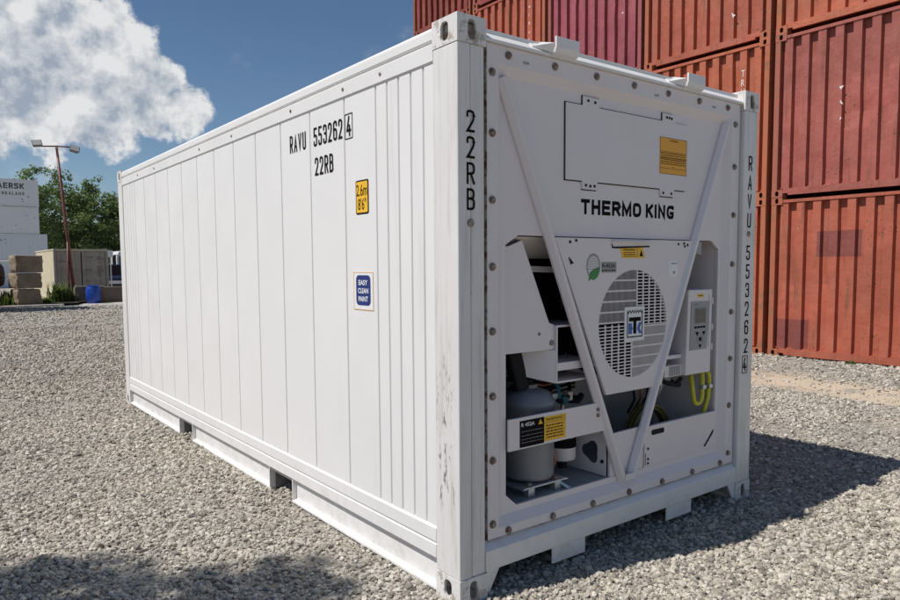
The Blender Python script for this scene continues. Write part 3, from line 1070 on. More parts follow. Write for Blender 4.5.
def grille(kind, x0, x1, z0, z1):
    """pinwheel quarter of the fan guard: 'col' = columns of flat slots, 'row' = rows of upright slots"""
    mb = MB()
    e = .003

    def bar_v(x, w, y0, y1):
        h = chord_v(abs(x - FC[0]) + FC[0] if True else x)
        a_, b_ = max(z0, FC[1] - h), min(z1, FC[1] + h)
        if b_ - a_ > .004: mb.box(x - w / 2, x + w / 2, y0, y1, a_, b_)

    def bar_h(z, w, y0, y1, xa=None, xb=None):
        d = FRD ** 2 - (z - FC[1]) ** 2
        if d <= 0: return
        h = math.sqrt(d)
        a_, b_ = max(x0, FC[0] - h), min(x1, FC[0] + h)
        if b_ - a_ > .004: mb.box(a_, b_, y0, y1, z - w / 2, z + w / 2)
    if kind == 'col':
        n = max(1, round((x1 - x0) / .0585))
        for k in range(n + 1): bar_v(x0 + (x1 - x0) * k / n, .0105, .0405, .0425)
        z = z0
        while z <= z1 + .001:
            bar_h(z, .0060, .0408, .0422); z += .0178
    else:
        n = max(1, round((z1 - z0) / .0585))
        for k in range(n + 1): bar_h(z0 + (z1 - z0) * k / n, .0085, .0405, .0425)
        x = x0
        while x <= x1 + .001:
            bar_v(x, .0022 if z0 > FC[1] else .0040, .0408, .0418); x += .0085
    return mb.build('grille_section', 'white_unit', fan)


xm0, xm1, zm0, zm1 = 1.232, 1.290, 1.165, 1.262
grille('row', FC[0] - FRD, xm1 - .012, zm1 - .045, FC[1] + FRD)
grille('col', xm1 - .004, FC[0] + FRD, zm0 + .03, FC[1] + FRD)
grille('row', xm0 + .020, FC[0] + FRD, FC[1] - FRD, zm0 + .02)
grille('col', FC[0] - FRD, xm0 + .012, FC[1] - FRD, zm1 - .056)
# emblem plate in the middle
lp = MB().box(1.176, 1.348, .036, .040, 1.108, 1.296).build('emblem_plate', 'sticker_white', fan, .001)
X0, X1, Z0, Z1 = 1.196, 1.330, 1.128, 1.272
for x0, x1, z0, z1 in ((X0, X0 + .006, Z0, Z1), (X1 - .006, X1, Z0, Z1), (X0 + .006, X1 - .006, Z0, Z0 + .006)):
    MB().box(x0, x1, .0348, .0355, z0, z1).build('emblem_border', 'ink_black', fan)
zz = MB()
n = 6
for k in range(n):
    xa, xb = X0 + (X1 - X0) * k / n, X0 + (X1 - X0) * (k + 1) / n
    xm = (xa + xb) / 2
    zz.front([(xa, Z1), (xm, Z1 - .014), (xm, Z1 - .007), (xa, Z1 + .008)], .0348, .0355)
    zz.front([(xm, Z1 - .014), (xb, Z1), (xb, Z1 + .008), (xm, Z1 - .007)], .0348, .0355)
zz.build('emblem_crown', 'ink_black', fan)
MB().front([(1.212, 1.238), (1.314, 1.238), (1.314, 1.216), (1.276, 1.216), (1.276, 1.148), (1.250, 1.148), (1.250, 1.216), (1.212, 1.216)], .0346, .0355).build('emblem_letter', 'ink_black', fan)
MB().front([(1.208, 1.206), (1.238, 1.206), (1.238, 1.148), (1.208, 1.148)], .0346, .0355).front([(1.238, 1.183), (1.246, 1.183), (1.246, 1.172), (1.238, 1.172)], .0346, .0355) \
    .front([(1.284, 1.180), (1.300, 1.208), (1.324, 1.208), (1.305, 1.177), (1.326, 1.147), (1.300, 1.147), (1.284, 1.170)], .0346, .0355).build('emblem_letter', 'logo_blue', fan)

# stickers and fittings on the fan panel
yw = [(1.130, 1.620), (1.330, 1.620), (1.350, 1.560), (1.152, 1.560)]
ws = MB().front(yw, .0388, .0399).build('warning_sticker', 'sticker_yellow', fan)
text('WARNING', 'ink_black', fan, FR(.0385), 1.160, 1.262, 1.598, 1.611, .012)
text_lines(fan, 'ink_black', 1.165, 1.265, 1.594, 1.567, 3, .0385, rn)
MB().front([(1.300, 1.570), (1.330, 1.570), (1.316, 1.606)], .0381, .0385).build('warning_triangle', 'ink_black', fan)
MB().box(1.279, 1.281, .0381, .0385, 1.565, 1.615).build('rule_line', 'ink_black', fan)
ring = MB().holed([(.922 + .062 * math.cos(a_), 1.518 + .066 * math.sin(a_)) for a_ in [k * math.pi / 12 for k in range(24)]], (.922, 1.518), lambda a_: .052, lambda a_, b_, d: (a_, d, b_), .0388, .0396)
ring.v = [(.922 + (x - .922) * .86, y, z) for x, y, z in ring.v]
ring.build('leaf_emblem_ring', 'ink_grey', fan)
dots = MB()
for i in range(-3, 4):
    for j in range(-3, 4):
        dx, dz = i * .013 + (j % 2) * .006, j * .013 + .012
        if dx * dx + dz * dz < .042 ** 2 and dz > -.02: dots.box(.922 + dx - .003, .922 + dx + .003, .0389, .0396, 1.518 + dz - .003, 1.518 + dz + .003)
dots.build('leaf_emblem_dots', 'ink_grey', fan)
MB().front([(.885, 1.440), (.900, 1.452), (.925, 1.446), (.955, 1.462), (.968, 1.490), (.970, 1.515), (.930, 1.505), (.900, 1.490), (.888, 1.465)], .0382, .0387).build('leaf_emblem', 'leaf_green', fan)
MB().box(.985, 1.105, .0391, .0398, 1.484, 1.540).build('refrigerant_sticker', 'ink_grey', fan)
text('R-452A', 'ink_black', fan, FR(.0388), .992, 1.096, 1.510, 1.530, .015)
text_lines(fan, 'ink_black', .99, 1.10, 1.503, 1.488, 1, .0388, rn)
MB().box(1.572, 1.655, .0391, .0399, 1.452, 1.542).build('white_sticker', 'sticker_white', fan)
text_lines(fan, 'ink_black', 1.595, 1.648, 1.536, 1.522, 1, .0388, rn)
MB().front([(1.605, 1.485), (1.635, 1.485), (1.620, 1.465)], .0384, .0389).build('sticker_mark', 'ink_grey', fan)
# hand-hold scoop
MB().front([(1.060, 1.652), (1.385, 1.652), (1.385, 1.642), (1.060, 1.646)], .020, .0398).build('hand_hold', 'white_unit', fan, .002)
MB().front([(1.062, 1.638), (1.075, 1.620), (1.385, 1.628), (1.385, 1.620), (1.110, 1.611), (1.070, 1.612)], .036, .0399).build('hand_hold_lip', 'rubber_black', fan)
for x, z in ((.745, 1.640), (.79, 1.648), (1.66, 1.640), (1.715, 1.645), (1.722, 1.628), (1.75, 1.636)):
    o = put('screw', dot_me, fan); o.location = (x, .040, z)
MB().front([(.735, 1.565), (.770, 1.535), (.750, 1.528)], .036, .0399).build('hinge_mark', 'rubber_black', fan)

# diagonal struts
for s in (0, 1):
    p0, p1 = Vector((.292, 0, 2.375)), Vector((1.185, 0, .345))
    d = (p1 - p0).normalized(); nrm2 = Vector((-d.z, 0, d.x))
    wv, wt = .030, .011
    sec = [(-wv, .0595), (-wv, .046), (-wt, .022), (wt, .022), (wv, .046), (wv, .0595)]
    vs = []
    for p in (p0, p1):
        for a_, y in sec:
            q = p + nrm2 * a_; vs.append((q.x, y, q.z))
    fs = [tuple(range(6)), tuple(range(11, 5, -1))] + [(i, (i + 1) % 6, (i + 1) % 6 + 6, i + 6) for i in range(6)]
    mir(MB().add(vs, fs), s).build('diagonal_strut', 'white_unit', ree, .003)
MB().front([(1.168, .345), (1.270, .345), (1.256, .380), (1.182, .380)], .017, .0215).build('strut_foot', 'white_unit', ree, .002)

# left bay: panel, control box, bar, compressor
MB().front([(.316, 1.606), (.385, 1.618), (.468, 1.646), (.656, 1.237), (.692, 1.225), (.692, 1.101), (.316, 1.102)], .094, .108).build('duct_panel', 'white_unit', ree, .002)
for x, z, r in ((.585, 1.185, .008), (.672, 1.135, .014)):
    MB().lathe([(r, 0), (r, -.004), (r * .5, -.006)], (x, .094, z), 12, 'y').build('screw', 'bolt_steel', ree)
MB().prism([(.468, 1.646), (.656, 1.237), (.662, 1.240), (.474, 1.649)], .109, .40, lambda x, z, y: (x, y, z)).build('duct_side', 'shade_grey', ree)
# box under the duct: open channel front, tapered underside
MB().add([(.692, .082, 1.222), (.692, .082, .930), (.692, .42, .930), (.692, .42, 1.222), (.46, .25, 1.098), (.46, .25, .985)],
         [(0, 1, 2, 3)]).build('box_side', 'white_unit', ree, fix=False)
MB().hexa([(.690, .081, 1.098), (.690, .081, .928), (.45, .30, 1.000), (.45, .30, 1.098), (.6915, .095, 1.098), (.6915, .095, .928), (.455, .315, 1.000), (.455, .315, 1.098)]).build('box_taper', 'white_unit', ree)
mb = MB().box(.694, .705, .081, .42, .928, 1.222).box(.706, .98, .081, .42, 1.212, 1.222).box(.706, 1.02, .081, .42, .990, 1.030).box(.706, 1.02, .081, .42, .926, .936)
mb.build('control_box', 'white_unit', ree, .001)
MB().box(.706, 1.0, .30, .31, .937, 1.211).build('control_box_back', 'black', ree)  # coloured black in place of the shade inside the box
MB().hexa([(.36, .20, 1.500), (1.0, .20, 1.480), (1.0, .22, 1.480), (.36, .22, 1.500), (.36, .20, 1.530), (1.0, .20, 1.510), (1.0, .22, 1.510), (.36, .22, 1.530)]).build('cross_bar', 'white_unit', ree)
MB().box(.45, 1.0, .34, .352, 1.14, 1.668).build('dark_depth', 'black', ree)  # black sheet stands in for the unlit depth of the bay
MB().hexa([(.46, .18, 1.1), (.55, .18, 1.1), (.61, .18, .90), (.53, .18, .89), (.46, .24, 1.1), (.55, .24, 1.1), (.61, .24, .90), (.53, .24, .89)]).build('hose', 'rubber_black', ree, .01)
br = MB().front([(.3305, .644), (.3305, .798), (1.000, .800), (1.055, .644)], .040, .052).build('service_bar', 'white_unit', ree, .002)
for z in (.765, .735):
    MB().lathe([(.011, 0), (.011, -.005), (.005, -.008)], (.968, .040, z), 10, 'y').build('screw', 'bolt_steel', br)
MB().box(.402, .566, .0385, .0399, .652, .782).build('refrigerant_sticker', 'ink_black', br)
MB().box(.567, .722, .0385, .0399, .658, .780).build('warning_sticker', 'sticker_yellow', br)
text('R 452A', 'ink_white', br, FR(.0381), .412, .500, .752, .771, .012)
MB().front([(.525, .750), (.556, .750), (.540, .776)], .0378, .0384).build('warning_triangle', 'sticker_yellow', br)
for z in (.728, .708, .690, .674):
    text_lines(br, 'ink_grey', .412, .556, z + .003, z - .003, 1, .0381, rn)
text('WARNING !', 'ink_black', br, FR(.0381), .577, .712, .758, .773, .012)
text_lines(br, 'ink_black', .580, .705, .742, .668, 5, .0381, rn)
MB().box(.569, .720, .0378, .0383, .750, .7515).build('rule_line', 'ink_black', br)
# compressor
CX, CY = .648, .235
MB().lathe([(.10, .425), (.128, .432), (.135, .450), (.135, .795), (.141, .80), (.141, .825), (.133, .84), (.11, .872), (.06, .892), (.02, .897)], (CX, CY, 0), 32).build('compressor', 'compressor_grey', ree, smooth=True)
MB().lathe([(.05, .890), (.05, .912), (.02, .917)], (CX, CY, 0), 16).build('compressor_cap', 'compressor_grey', ree)
MB().front([(CX - .17, .408), (CX + .17, .408), (CX + .15, .418), (CX - .15, .418)], .10, .37).build('compressor_plate', 'galvanised', ree, .003)
for x, y in ((CX - .10, .125), (CX + .09, .125), (CX - .10, .35), (CX + .09, .35)):
    MB().box(x - .022, x + .022, y - .02, y + .02, .3665, .4075).build('compressor_foot', 'galvanised', ree, .003)
    MB().lathe([(.016, .4185), (.016, .430), (.008, .434)], (x, y, 0), 10).build('screw', 'bolt_steel', ree)
MB().hexa([(CX + .085, .110, .407), (CX + .110, .110, .407), (CX + .165, .082, .367), (CX + .135, .082, .367), (CX + .085, .130, .407), (CX + .110, .130, .407), (CX + .165, .102, .367), (CX + .135, .102, .367)]).build('compressor_brace', 'galvanised', ree)
# receiver, gusset plate, valves and pipes
rc = MB().lathe([(.055, .452), (.072, .46), (.075, .47), (.075, .615), (.068, .63), (.03, .634)], (.945, .27, 0), 22).build('receiver', 'white_unit', ree, smooth=True)
MB().lathe([(.0765, .53), (.0765, .585)], (.945, .27, 0), 22).build('receiver_label', 'ink_black', rc)
MB().lathe([(.0700, .631), (.0700, .655)], (.945, .27, 0), 18).build('receiver_cap', 'filter_orange', rc)
MB().lathe([(.022, .405), (.026, .41), (.026, .452)], (.945, .27, 0), 12).build('receiver_valve', 'rubber_black', rc)
MB().holed([(.085, .372), (.085, .635), (.18, .638), (.40, .46), (.40, .372)], (.19, .49), lambda a_: .058 + .010 * math.cos(3 * a_), lambda a_, b_, d: (d, a_, b_), 1.088, 1.094).build('gusset_plate', 'white_unit', ree)
MB().lathe([(.010, 0), (.010, -.008)], (1.088, .105, .45), 10, 'x').build('screw', 'rubber_black', ree)
MB().lathe([(.010, 0), (.010, -.008)], (1.088, .10, .62), 10, 'x').build('screw', 'rubber_black', ree)
for pts, r, m in (([(.36, .30, .93), (.47, .22, .935), (.62, .20, .935), (.76, .25, .95), (.85, .3, .97)], .012, 'rubber_black'),
                  ([(.36, .33, .91), (.5, .34, .93), (.7, .36, .92), (.80, .28, .82)], .010, 'rubber_black'),
                  ([(.80, .20, .80), (.82, .18, .82), (.84, .20, .87), (.84, .30, .96)], .011, 'copper_teal'),
                  ([(.77, .24, .82), (.82, .16, .81), (.88, .17, .82), (.95, .22, .86), (1.02, .30, .88)], .011, 'rubber_black'),
                  ([(.945, .27, .655), (.945, .27, .76), (.97, .24, .80), (1.05, .24, .79)], .012, 'galvanised'),
                  ([(.90, .20, .80), (.96, .17, .795), (1.02, .20, .81)], .018, 'rubber_black'),
                  ([(.72, .34, .86), (.73, .36, 1.1), (.77, .4, 1.3)], .016, 'rubber_black')):
    MB().tube(pts, r, 8).build('pipe', m, ree, smooth=True)
for x0, x1, y0, z0, z1, m in ((.775, .815, .18, .79, .85, 'galvanised'), (.825, .865, .15, .79, .83, 'copper_teal'), (.885, .92, .17, .80, .85, 'galvanised'), (.76, .87, .27, .84, .96, 'rubber_black'), (.93, .97, .18, .785, .82, 'rubber_black')):
    MB().box(x0, x1, y0, y0 + .05, z0, z1).build('valve', m, ree, .004)
plain('copper', (.36, .15, .08), .35, metal=.6, var=.15, scale=20)
for k_ in range(7):
    x_ = .40 + k_ * .085
    MB().tube([(x_, .40, 1.08), (x_ + .02, .36 - .02 * (k_ % 3), .98), (x_ + .05, .33, .90), (x_ + .06, .38, .74), (x_ + .05, .40, .52)], .007 + .003 * (k_ % 2), 7).build('cable', ('rubber_black', 'copper', 'rubber_black', 'rubber_black', 'copper', 'galvanised', 'rubber_black')[k_], ree, smooth=True)
for k_ in range(4):
    z_ = .86 + .022 * k_
    MB().tube([(.34, .36 - .03 * k_, z_), (.55, .30 - .02 * k_, z_ + .03), (.78, .22 + .02 * k_, z_ - .02), (1.03, .26, z_ - .01)], .008, 7).build('cable', ('rubber_black', 'rubber_black', 'copper', 'rubber_black')[k_], ree, smooth=True)
MB().tube([(.80, .30, .37), (.82, .24, .40), (.84, .22, .48), (.82, .26, .60), (.80, .30, .64)], .010, 8).build('pipe', 'copper', ree, smooth=True)
MB().tube([(.86, .42, .38), (.92, .44, .50), (1.02, .46, .60)], .012, 8).build('pipe', 'rubber_black', ree, smooth=True)
for k_ in range(5):
    MB().tube([(1.60 + .07 * k_, .34, .86), (1.58 + .075 * k_, .28, .78), (1.62 + .06 * k_, .30, .70), (1.66 + .05 * k_, .38, .60)], .008, 7).build('cable', ('rubber_black', 'copper', 'rubber_black', 'rubber_black', 'galvanised')[k_], ree, smooth=True)
MB().front([(.78, .93), (1.02, .93), (1.02, .82), (.90, .82)], .30, .31).build('baffle_plate', 'inside_grey', ree)
MB().front([(.86, .875), (.885, .885), (.91, .86), (.90, .845), (.87, .855)], .296, .2995).build('baffle_hole', 'black', ree)

# centre and lower right plates
MB().front([(1.098, .3715), (1.388, .3715), (1.388, .612), (1.098, .608)], .062, .076).build('centre_plate', 'white_unit', ree)
lo = MB().front([(1.394, .3715), (2.108, .3715), (2.108, .603), (2.00, .606), (1.394, .606)], .056, .072).build('lower_panel', 'white_unit', ree, .002)
MB().box(1.394, 2.108, .048, .056, .592, .606).build('lower_panel_lip', 'white_unit', lo, .001)
MB().front(rr(1.455, 1.575, .548, .578, .012), .0545, .0559).build('finger_slot', 'rubber_black', lo)
MB().front([(1.985, .398), (2.000, .392), (2.090, .470), (2.090, .492)], .0545, .0559).build('finger_slot', 'rubber_black', lo)
MB().front([(1.400, .382), (1.404, .382), (1.404, .450), (1.400, .450)], .0545, .0559).build('hinge_line', 'rubber_black', lo)
for z in (.475, .415, .390):
    o = put('screw', dot_me, lo); o.location = (1.425, .056, z)
# cable reel behind the lower panel
reel = MB()
for r_, y_ in ((.150, .20), (.150, .225), (.150, .25), (.135, .21), (.135, .24)):
    reel.tube([(1.65 + 1.22 * r_ * math.cos(t), y_, .49 + 1.22 * r_ * math.sin(t)) for t in [k * 2 * math.pi / 28 for k in range(29)]], .012, 7, False)
reel.build('cable_coil', 'cable_olive', ree, smooth=True)

# right bay: controller, shelf, hoses
cb = MB().hexa([(1.762, .045, .862), (2.024, .045, .862), (2.024, .30, .862), (1.762, .30, .862), (1.782, .045, 1.372), (2.032, .045, 1.372), (2.032, .30, 1.372), (1.782, .30, 1.372)]).build('controller_box', 'white_unit', ree, .006)
MB().front([(1.796, 1.010), (1.972, 1.010), (2.000, 1.298), (1.806, 1.302)], .0405, .0445).build('keypad', 'keypad_grey', cb, .001)
MB().box(1.842, 1.955, .0385, .0402, 1.168, 1.262).build('display_bezel', 'shade_grey', cb)
MB().box(1.850, 1.947, .0372, .0383, 1.176, 1.254).build('display', 'lcd', cb)
for k in range(4):
    MB().front(rr(1.838 + k * .030, 1.862 + k * .030, 1.140, 1.152, .004), .0388, .0402).build('key', 'ink_black', cb)
for poly in ([(1.850, 1.118), (1.884, 1.118), (1.867, 1.095)], [(1.920, 1.118), (1.954, 1.118), (1.937, 1.095)], [(1.885, 1.040), (1.915, 1.040), (1.900, 1.018)],
             [(1.888, 1.085), (1.912, 1.085), (1.912, 1.062), (1.888, 1.062)]):
    MB().front(poly, .0388, .0402).build('key', 'ink_black', cb)
MB().holed([(1.900 + .034 * math.cos(k * math.pi / 8), 1.074 + .034 * math.sin(k * math.pi / 8)) for k in range(16)], (1.9, 1.074), lambda a_: .027, lambda a_, b_, d: (a_, d, b_), .0388, .0402).build('key_ring', 'ink_grey', cb)
MB().box(1.872, 1.932, .0435, .0448, 1.325, 1.345).build('yellow_sticker', 'sticker_yellow', cb)
text_lines(cb, 'ink_black', 1.878, 1.928, 1.342, 1.330, 1, .0432, rn)
text_lines(cb, 'ink_black', 1.835, 1.875, 1.288, 1.280, 1, .0403, rn)
MB().box(1.994, 1.997, .0435, .0448, 1.02, 1.34).build('door_seam', 'ink_grey', cb)
for z in (1.14, 1.02, 1.30): MB().box(2.024, 2.034, .038, .060, z - .02, z + .02).build('latch', 'white_unit', cb, .002)
mb = MB().box(1.60, 1.764, .075, .30, .968, .990).box(1.60, 1.764, .075, .30, .862, .930)
mb.build('shelf', 'white_unit', ree, .002)
for k in range(5): MB().box(1.645 + k * .022, 1.655 + k * .022, .070, .0745, .868, .924).build('shelf_rib', 'inside_grey', ree)
MB().box(1.56, 1.76, .14, .30, .800, .842).build('terminal_block', 'inside_grey', ree, .004)
for pts, r in (([(1.60, .16, .86), (1.68, .12, .82), (1.76, .11, .80), (1.83, .12, .83)], .014), ([(1.72, .18, .86), (1.78, .14, .80), (1.84, .14, .79)], .018)):
    MB().tube(pts, r, 8).build('pipe', 'rubber_black', ree, smooth=True)
arc = [(1.950 + .046 * math.cos(t), .08, .715 + .050 * math.sin(t)) for t in [math.pi + k * math.pi / 8 for k in range(9)]]
MB().tube([(1.93, .12, .86), (1.905, .09, .78)] + arc + [(1.998, .08, .79), (2.010, .09, .845), (2.015, .12, .87)], .0135, 10).build('hose', 'hose_yellow', ree, smooth=True)
MB().tube([(2.045, .10, .868), (2.068, .08, .84), (2.072, .08, .78), (2.062, .08, .70), (2.040, .09, .61), (2.03, .11, .52)], .0135, 10).build('hose', 'hose_yellow', ree, smooth=True)
for x in (1.998, 2.070): MB().box(x - .018, x + .018, .062, .098, .752, .778).build('hose_clamp', 'galvanised', ree, .003)
MB().lathe([(.012, 0), (.012, .025)], (2.09, .08, .762), 10, 'x').build('valve', 'bolt_steel', ree)
MB().hexa([(1.80, .085, 1.600), (1.97, .085, 1.580), (1.97, .20, 1.580), (1.80, .20, 1.600), (1.80, .085, 1.660), (1.97, .085, 1.660), (1.97, .20, 1.660), (1.80, .20, 1.660)]).build('latch_block', 'inside_grey', ree, .004)

# ---- lettering and stickers
SD = lambda x: (lambda a_, b_: (x, -a_, b_))            # side plane, a = -y
for s, a0, a1, b0, b1 in (('RAVU', -1.655, -1.440, 2.218, 2.322), ('553262', -1.340, -1.005, 2.216, 2.322), ('4', -.960, -.912, 2.216, 2.322), ('22RB', -1.330, -1.112, 2.050, 2.152)):
    stroke_text(s, 'ink_black', ree, SD3(.0092), a0, a1, b0, b1, .0125, .016)
ya, yb, za, zb = .896, .976, 2.203, 2.335
for y0, y1, z0, z1 in ((ya, yb, za, za + .004), (ya, yb, zb - .004, zb), (ya, ya + .004, za + .004, zb - .004), (yb - .004, yb, za + .004, zb - .004)):
    MB().box(.0088, .0098, y0, y1, z0, z1).build('check_digit_frame', 'ink_black', ree)
stk = MB().side(rr(.745, .873, 1.798, 1.974, .012), .0098, .0112).build('height_sticker', 'ink_black', ree)
MB().side(rr(.753, .865, 1.806, 1.966, .008), .0085, .0096).build('sticker_face', 'sticker_yellow', stk)
text('2.6m', 'ink_black', stk, SD(.0078), -.862, -.757, 1.892, 1.952, .005)
text('8\'6"', 'ink_black', stk, SD(.0078), -.848, -.768, 1.820, 1.880, .005)
stk = MB().side(rr(.711, .909, 1.297, 1.497, .006), .0098, .0112).build('paint_sticker', 'sticker_white', ree)
for y0, y1, z0, z1 in ((.711, .909, 1.297, 1.301), (.711, .909, 1.493, 1.497), (.711, .715, 1.301, 1.493), (.905, .909, 1.301, 1.493)):
    MB().box(.0090, .0096, y0, y1, z0, z1).build('sticker_edge', 'sticker_border', stk)
MB().side(rr(.738, .882, 1.322, 1.480, .026), .0085, .0094).build('sticker_face', 'ink_blue', stk)
for s, b0, a0, a1 in (('EASY', 1.428, -.855, -.765), ('CLEAN', 1.385, -.862, -.758), ('PAINT', 1.342, -.858, -.762)):
    text(s, 'ink_white', stk, SD(.0078), a0, a1, b0, b0 + .027, .02)
zt = 2.193
for k, ch in enumerate('22RB'):
    stroke_text(ch, 'ink_black', ree, FR3(.0012), .050, .096, 2.193 - k * .111 - .094, 2.193 - k * .111, .0105)
for k, ch in enumerate('RAVU'):
    stroke_text(ch, 'ink_black', ree, FR3(.0012), 2.335, 2.378, 2.198 - k * .1185 - .092, 2.198 - k * .1185, .0105)
for k, ch in enumerate('553262'):
    stroke_text(ch, 'ink_black', ree, FR3(.0012), 2.333, 2.376, 1.640 - k * .1185 - .092, 1.640 - k * .1185, .0105)
stroke_text('4', 'ink_black', ree, FR3(.0012), 2.326, 2.366, .838, .924, .0105)
for x0, x1, z0, z1 in ((2.316, 2.378, .824, .828), (2.316, 2.378, .934, .938), (2.316, 2.320, .828, .934), (2.374, 2.378, .828, .934)):
    MB().box(x0, x1, .0008, .0020, z0, z1).build('check_digit_frame', 'ink_black', ree)

# ------------------------------------------------------------------ stacked red dry containers (their corrugated ends face the yard)
DC = {}
c0 = casting_mesh('corner_casting', 'rusty_frame', 1, 1, False)


def dry_casting(fy, top):
    # local frame: end wall at x=0 facing -x, y 0..2.438
    w, d, h, t = .162, .178, .118, .012
    me = casting_mesh('corner_casting', 'rusty_frame', 1, fy, top)
    return me


DC['castings'] = [(fy, top, dry_casting(fy, top)) for fy in (1, -1) for top in (False, True)]


def corrugated(n, y0, y1, z0, z1, depth, flat_o, flat_i):
    pitch = (y1 - y0) / n
    sl = (pitch - flat_o - flat_i) / 2
    line = []
    for k in range(n):
        y = y0 + k * pitch
        line += [(y, depth), (y + flat_i / 2, depth), (y + flat_i / 2 + sl, 0), (y + flat_i / 2 + sl + flat_o, 0), (y + pitch - flat_i / 2, depth)]
    line.append((y1, depth))
    return line


line = corrugated(9, .085, 2.353, 0, 0, .075, .120, .108)
mb = MB()
n = len(line)
NZ = 9
zs = [.135 + (2.50 - .135) * k / NZ for k in range(NZ + 1)]
for z in zs: mb.v += [(.022 + x, y, z) for y, x in line]
mb.f = [(j * n + i + 1, j * n + i, (j + 1) * n + i, (j + 1) * n + i + 1) for j in range(NZ) for i in range(n - 1)]


def dent(mb, seed):
    r = random.Random(seed)
    m2 = MB(); m2.f = mb.f
    ds = [(r.uniform(.2, 2.2), r.uniform(.3, 2.3), r.uniform(.12, .4), r.uniform(.008, .022)) for _ in range(9)]
    for x, y, z in mb.v:
        q = x
        for cy, cz, rr_, am in ds:
            d2 = ((y - cy) ** 2 + (z - cz) ** 2) / (rr_ * rr_)
            if d2 < 1: q += am * (1 - d2) ** 2
        m2.v.append((q, y, z))
    return m2


END = [dent(mb, k).mesh('end_wall', 'red_paint', fix=False) for k in range(4)]
END_P = dent(mb, 9).mesh('end_wall', 'red_paint_patched', fix=False)
DC['sill'] = MB().box(.006, .06, .179, 2.259, .062, .134).box(.006, .06, .262, 2.176, .030, .0615).mesh('bottom_sill', 'red_paint')
DC['header'] = MB().box(.008, .07, .179, 2.259, 2.501, 2.548).mesh('top_header', 'red_paint')
DC['postl'] = MB().box(.004, .165, .002, .083, .118, 2.473).mesh('corner_post', 'rusty_frame')
DC['postr'] = MB().box(.004, .165, 2.355, 2.436, .118, 2.473).mesh('corner_post', 'rusty_frame')
sw = []
for sgn in (0, 1):
    ln = corrugated(20, .17, 5.88, 0, 0, .036, .07, .07)
    m = MB()
    for z in (.13, 2.51): m.v += [(y, (.02 + x) if sgn == 0 else 2.438 - .02 - x, z) for y, x in ln]
    k = len(ln)
    m.f = [(i, i + 1, k + i + 1, k + i) if sgn == 0 else (i + 1, i, k + i, k + i + 1) for i in range(k - 1)]
    sw.append(m.mesh('side_wall', 'red_paint', fix=False))
DC['roof'] = MB().box(.072, 5.95, .02, 2.418, 2.53, 2.55).box(.07, 5.95, .06, 2.37, .135, .15).mesh('roof', 'red_paint')
DC['rear'] = MB().box(5.90, 5.96, .02, 2.418, .02, 2.50).mesh('door', 'red_paint')


def dry(loc, rz, color, label, end=0, group='red containers stacked across the yard', name='red_container', frame=None):
    t = empty(name, loc, rz, label, 'container', group)
    fr = frame or tuple(c * .75 + a_ * .25 for c, a_ in zip(color, (.26, .13, .06)))
    kids = [('end_wall', END[end] if end < 4 else END_P, color), ('bottom_sill', DC['sill'], color), ('top_header', DC['header'], color),
            ('corner_post', DC['postl'], fr), ('corner_post', DC['postr'], fr), ('side_wall', sw[0], color), ('side_wall', sw[1], color), ('roof', DC['roof'], color), ('door', DC['rear'], color)]
    for nm, me, c in kids:
        o = put(nm, me, t); o.color = (*c, 1)
    for fy, top, me in DC['castings']:
        o = put('corner_casting', me, t)
        o.location = (0, 0 if fy == 1 else 2.438 - .178, 2.591 - .118 if top else 0)
        o.color = (*fr, 1)
    return t


RED = (.42, .114, .068); ORG = (.47, .130, .068); MAR = (.29, .064, .056); PUR = (.31, .076, .098); DRK = (.25, .056, .042); PNK = (.37, .105, .083)
colsy = [1.088, 3.612, 6.136, 8.664, 11.196]
SX = 9.40
ordn = ['right-hand', 'second', 'third', 'fourth', 'left-hand']
spec = {
    (0, 0): (RED, 4, 'brick red container end with two darker repainted rectangles, standing on the gravel at right'),
    (0, 1): (PNK, 1, 'faded pinkish red container end, second level of the right-hand column'),
    (0, 2): (ORG, 2, 'orange red container, cropped by the top right corner of the picture'),
    (1, 0): (ORG, 3, 'orange red container at ground level, only a strip showing beside the white reefer'),
    (1, 1): (ORG, 0, 'orange red container with worn white letters, just above the right top corner of the reefer'),
    (1, 2): (RED, 1, 'brick red container with a white scratch, upper level, right of the purple one'),
    (2, 2): (PUR, 3, 'purple maroon dented container above the middle of the white reefer'),
    (3, 2): (RED, 2, 'red container with a column of white marks, left of the purple maroon one'),
    (3, 3): (MAR, 0, 'dark red container cropped by the top edge, above the one with white marks'),
    (4, 3): (DRK, 1, 'dark red container at the left end of the stack, against the blue sky'),
    (4, 2): (DRK, 3, 'dark red container under the top left end of the stack, mostly behind the reefer corner'),
    (2, 3): (RED, 2, 'red container on top of the purple maroon one'),
    (2, 1): (RED, 0, 'red container directly under the purple maroon one, behind the reefer'),
    (2, 0): (DRK, 1, 'red container on the ground two levels below the purple maroon one, behind the reefer'),
    (3, 1): (DRK, 2, 'red container of the fourth column from the right, second level, behind the reefer'),
    (3, 0): (RED, 3, 'red container of the fourth column from the right, ground level, behind the reefer'),
    (4, 1): (RED, 0, 'red container of the leftmost column, second level, behind the reefer'),
    (4, 0): (MAR, 2, 'red container of the leftmost column, ground level, behind the reefer'),
}
stack = {}
for (c, r), (color, e, lab) in spec.items():
    stack[c, r] = dry((SX + random.uniform(-.012, .012), colsy[c], r * 2.5915), 0, color, lab, e)
# worn white letters and marks
wf = lambda base: (lambda a_, b_: (.0185, -a_ - base, b_))
t11 = stack[1, 1]
for k, ch in enumerate('TRH'):
    z1 = 2.17 - k * .155
    text(ch, 'worn_white', t11, lambda a_, b_: (.0195, -a_, b_), -.49, -.43, z1 - .11, z1, .01)
rnd = random.Random(3)


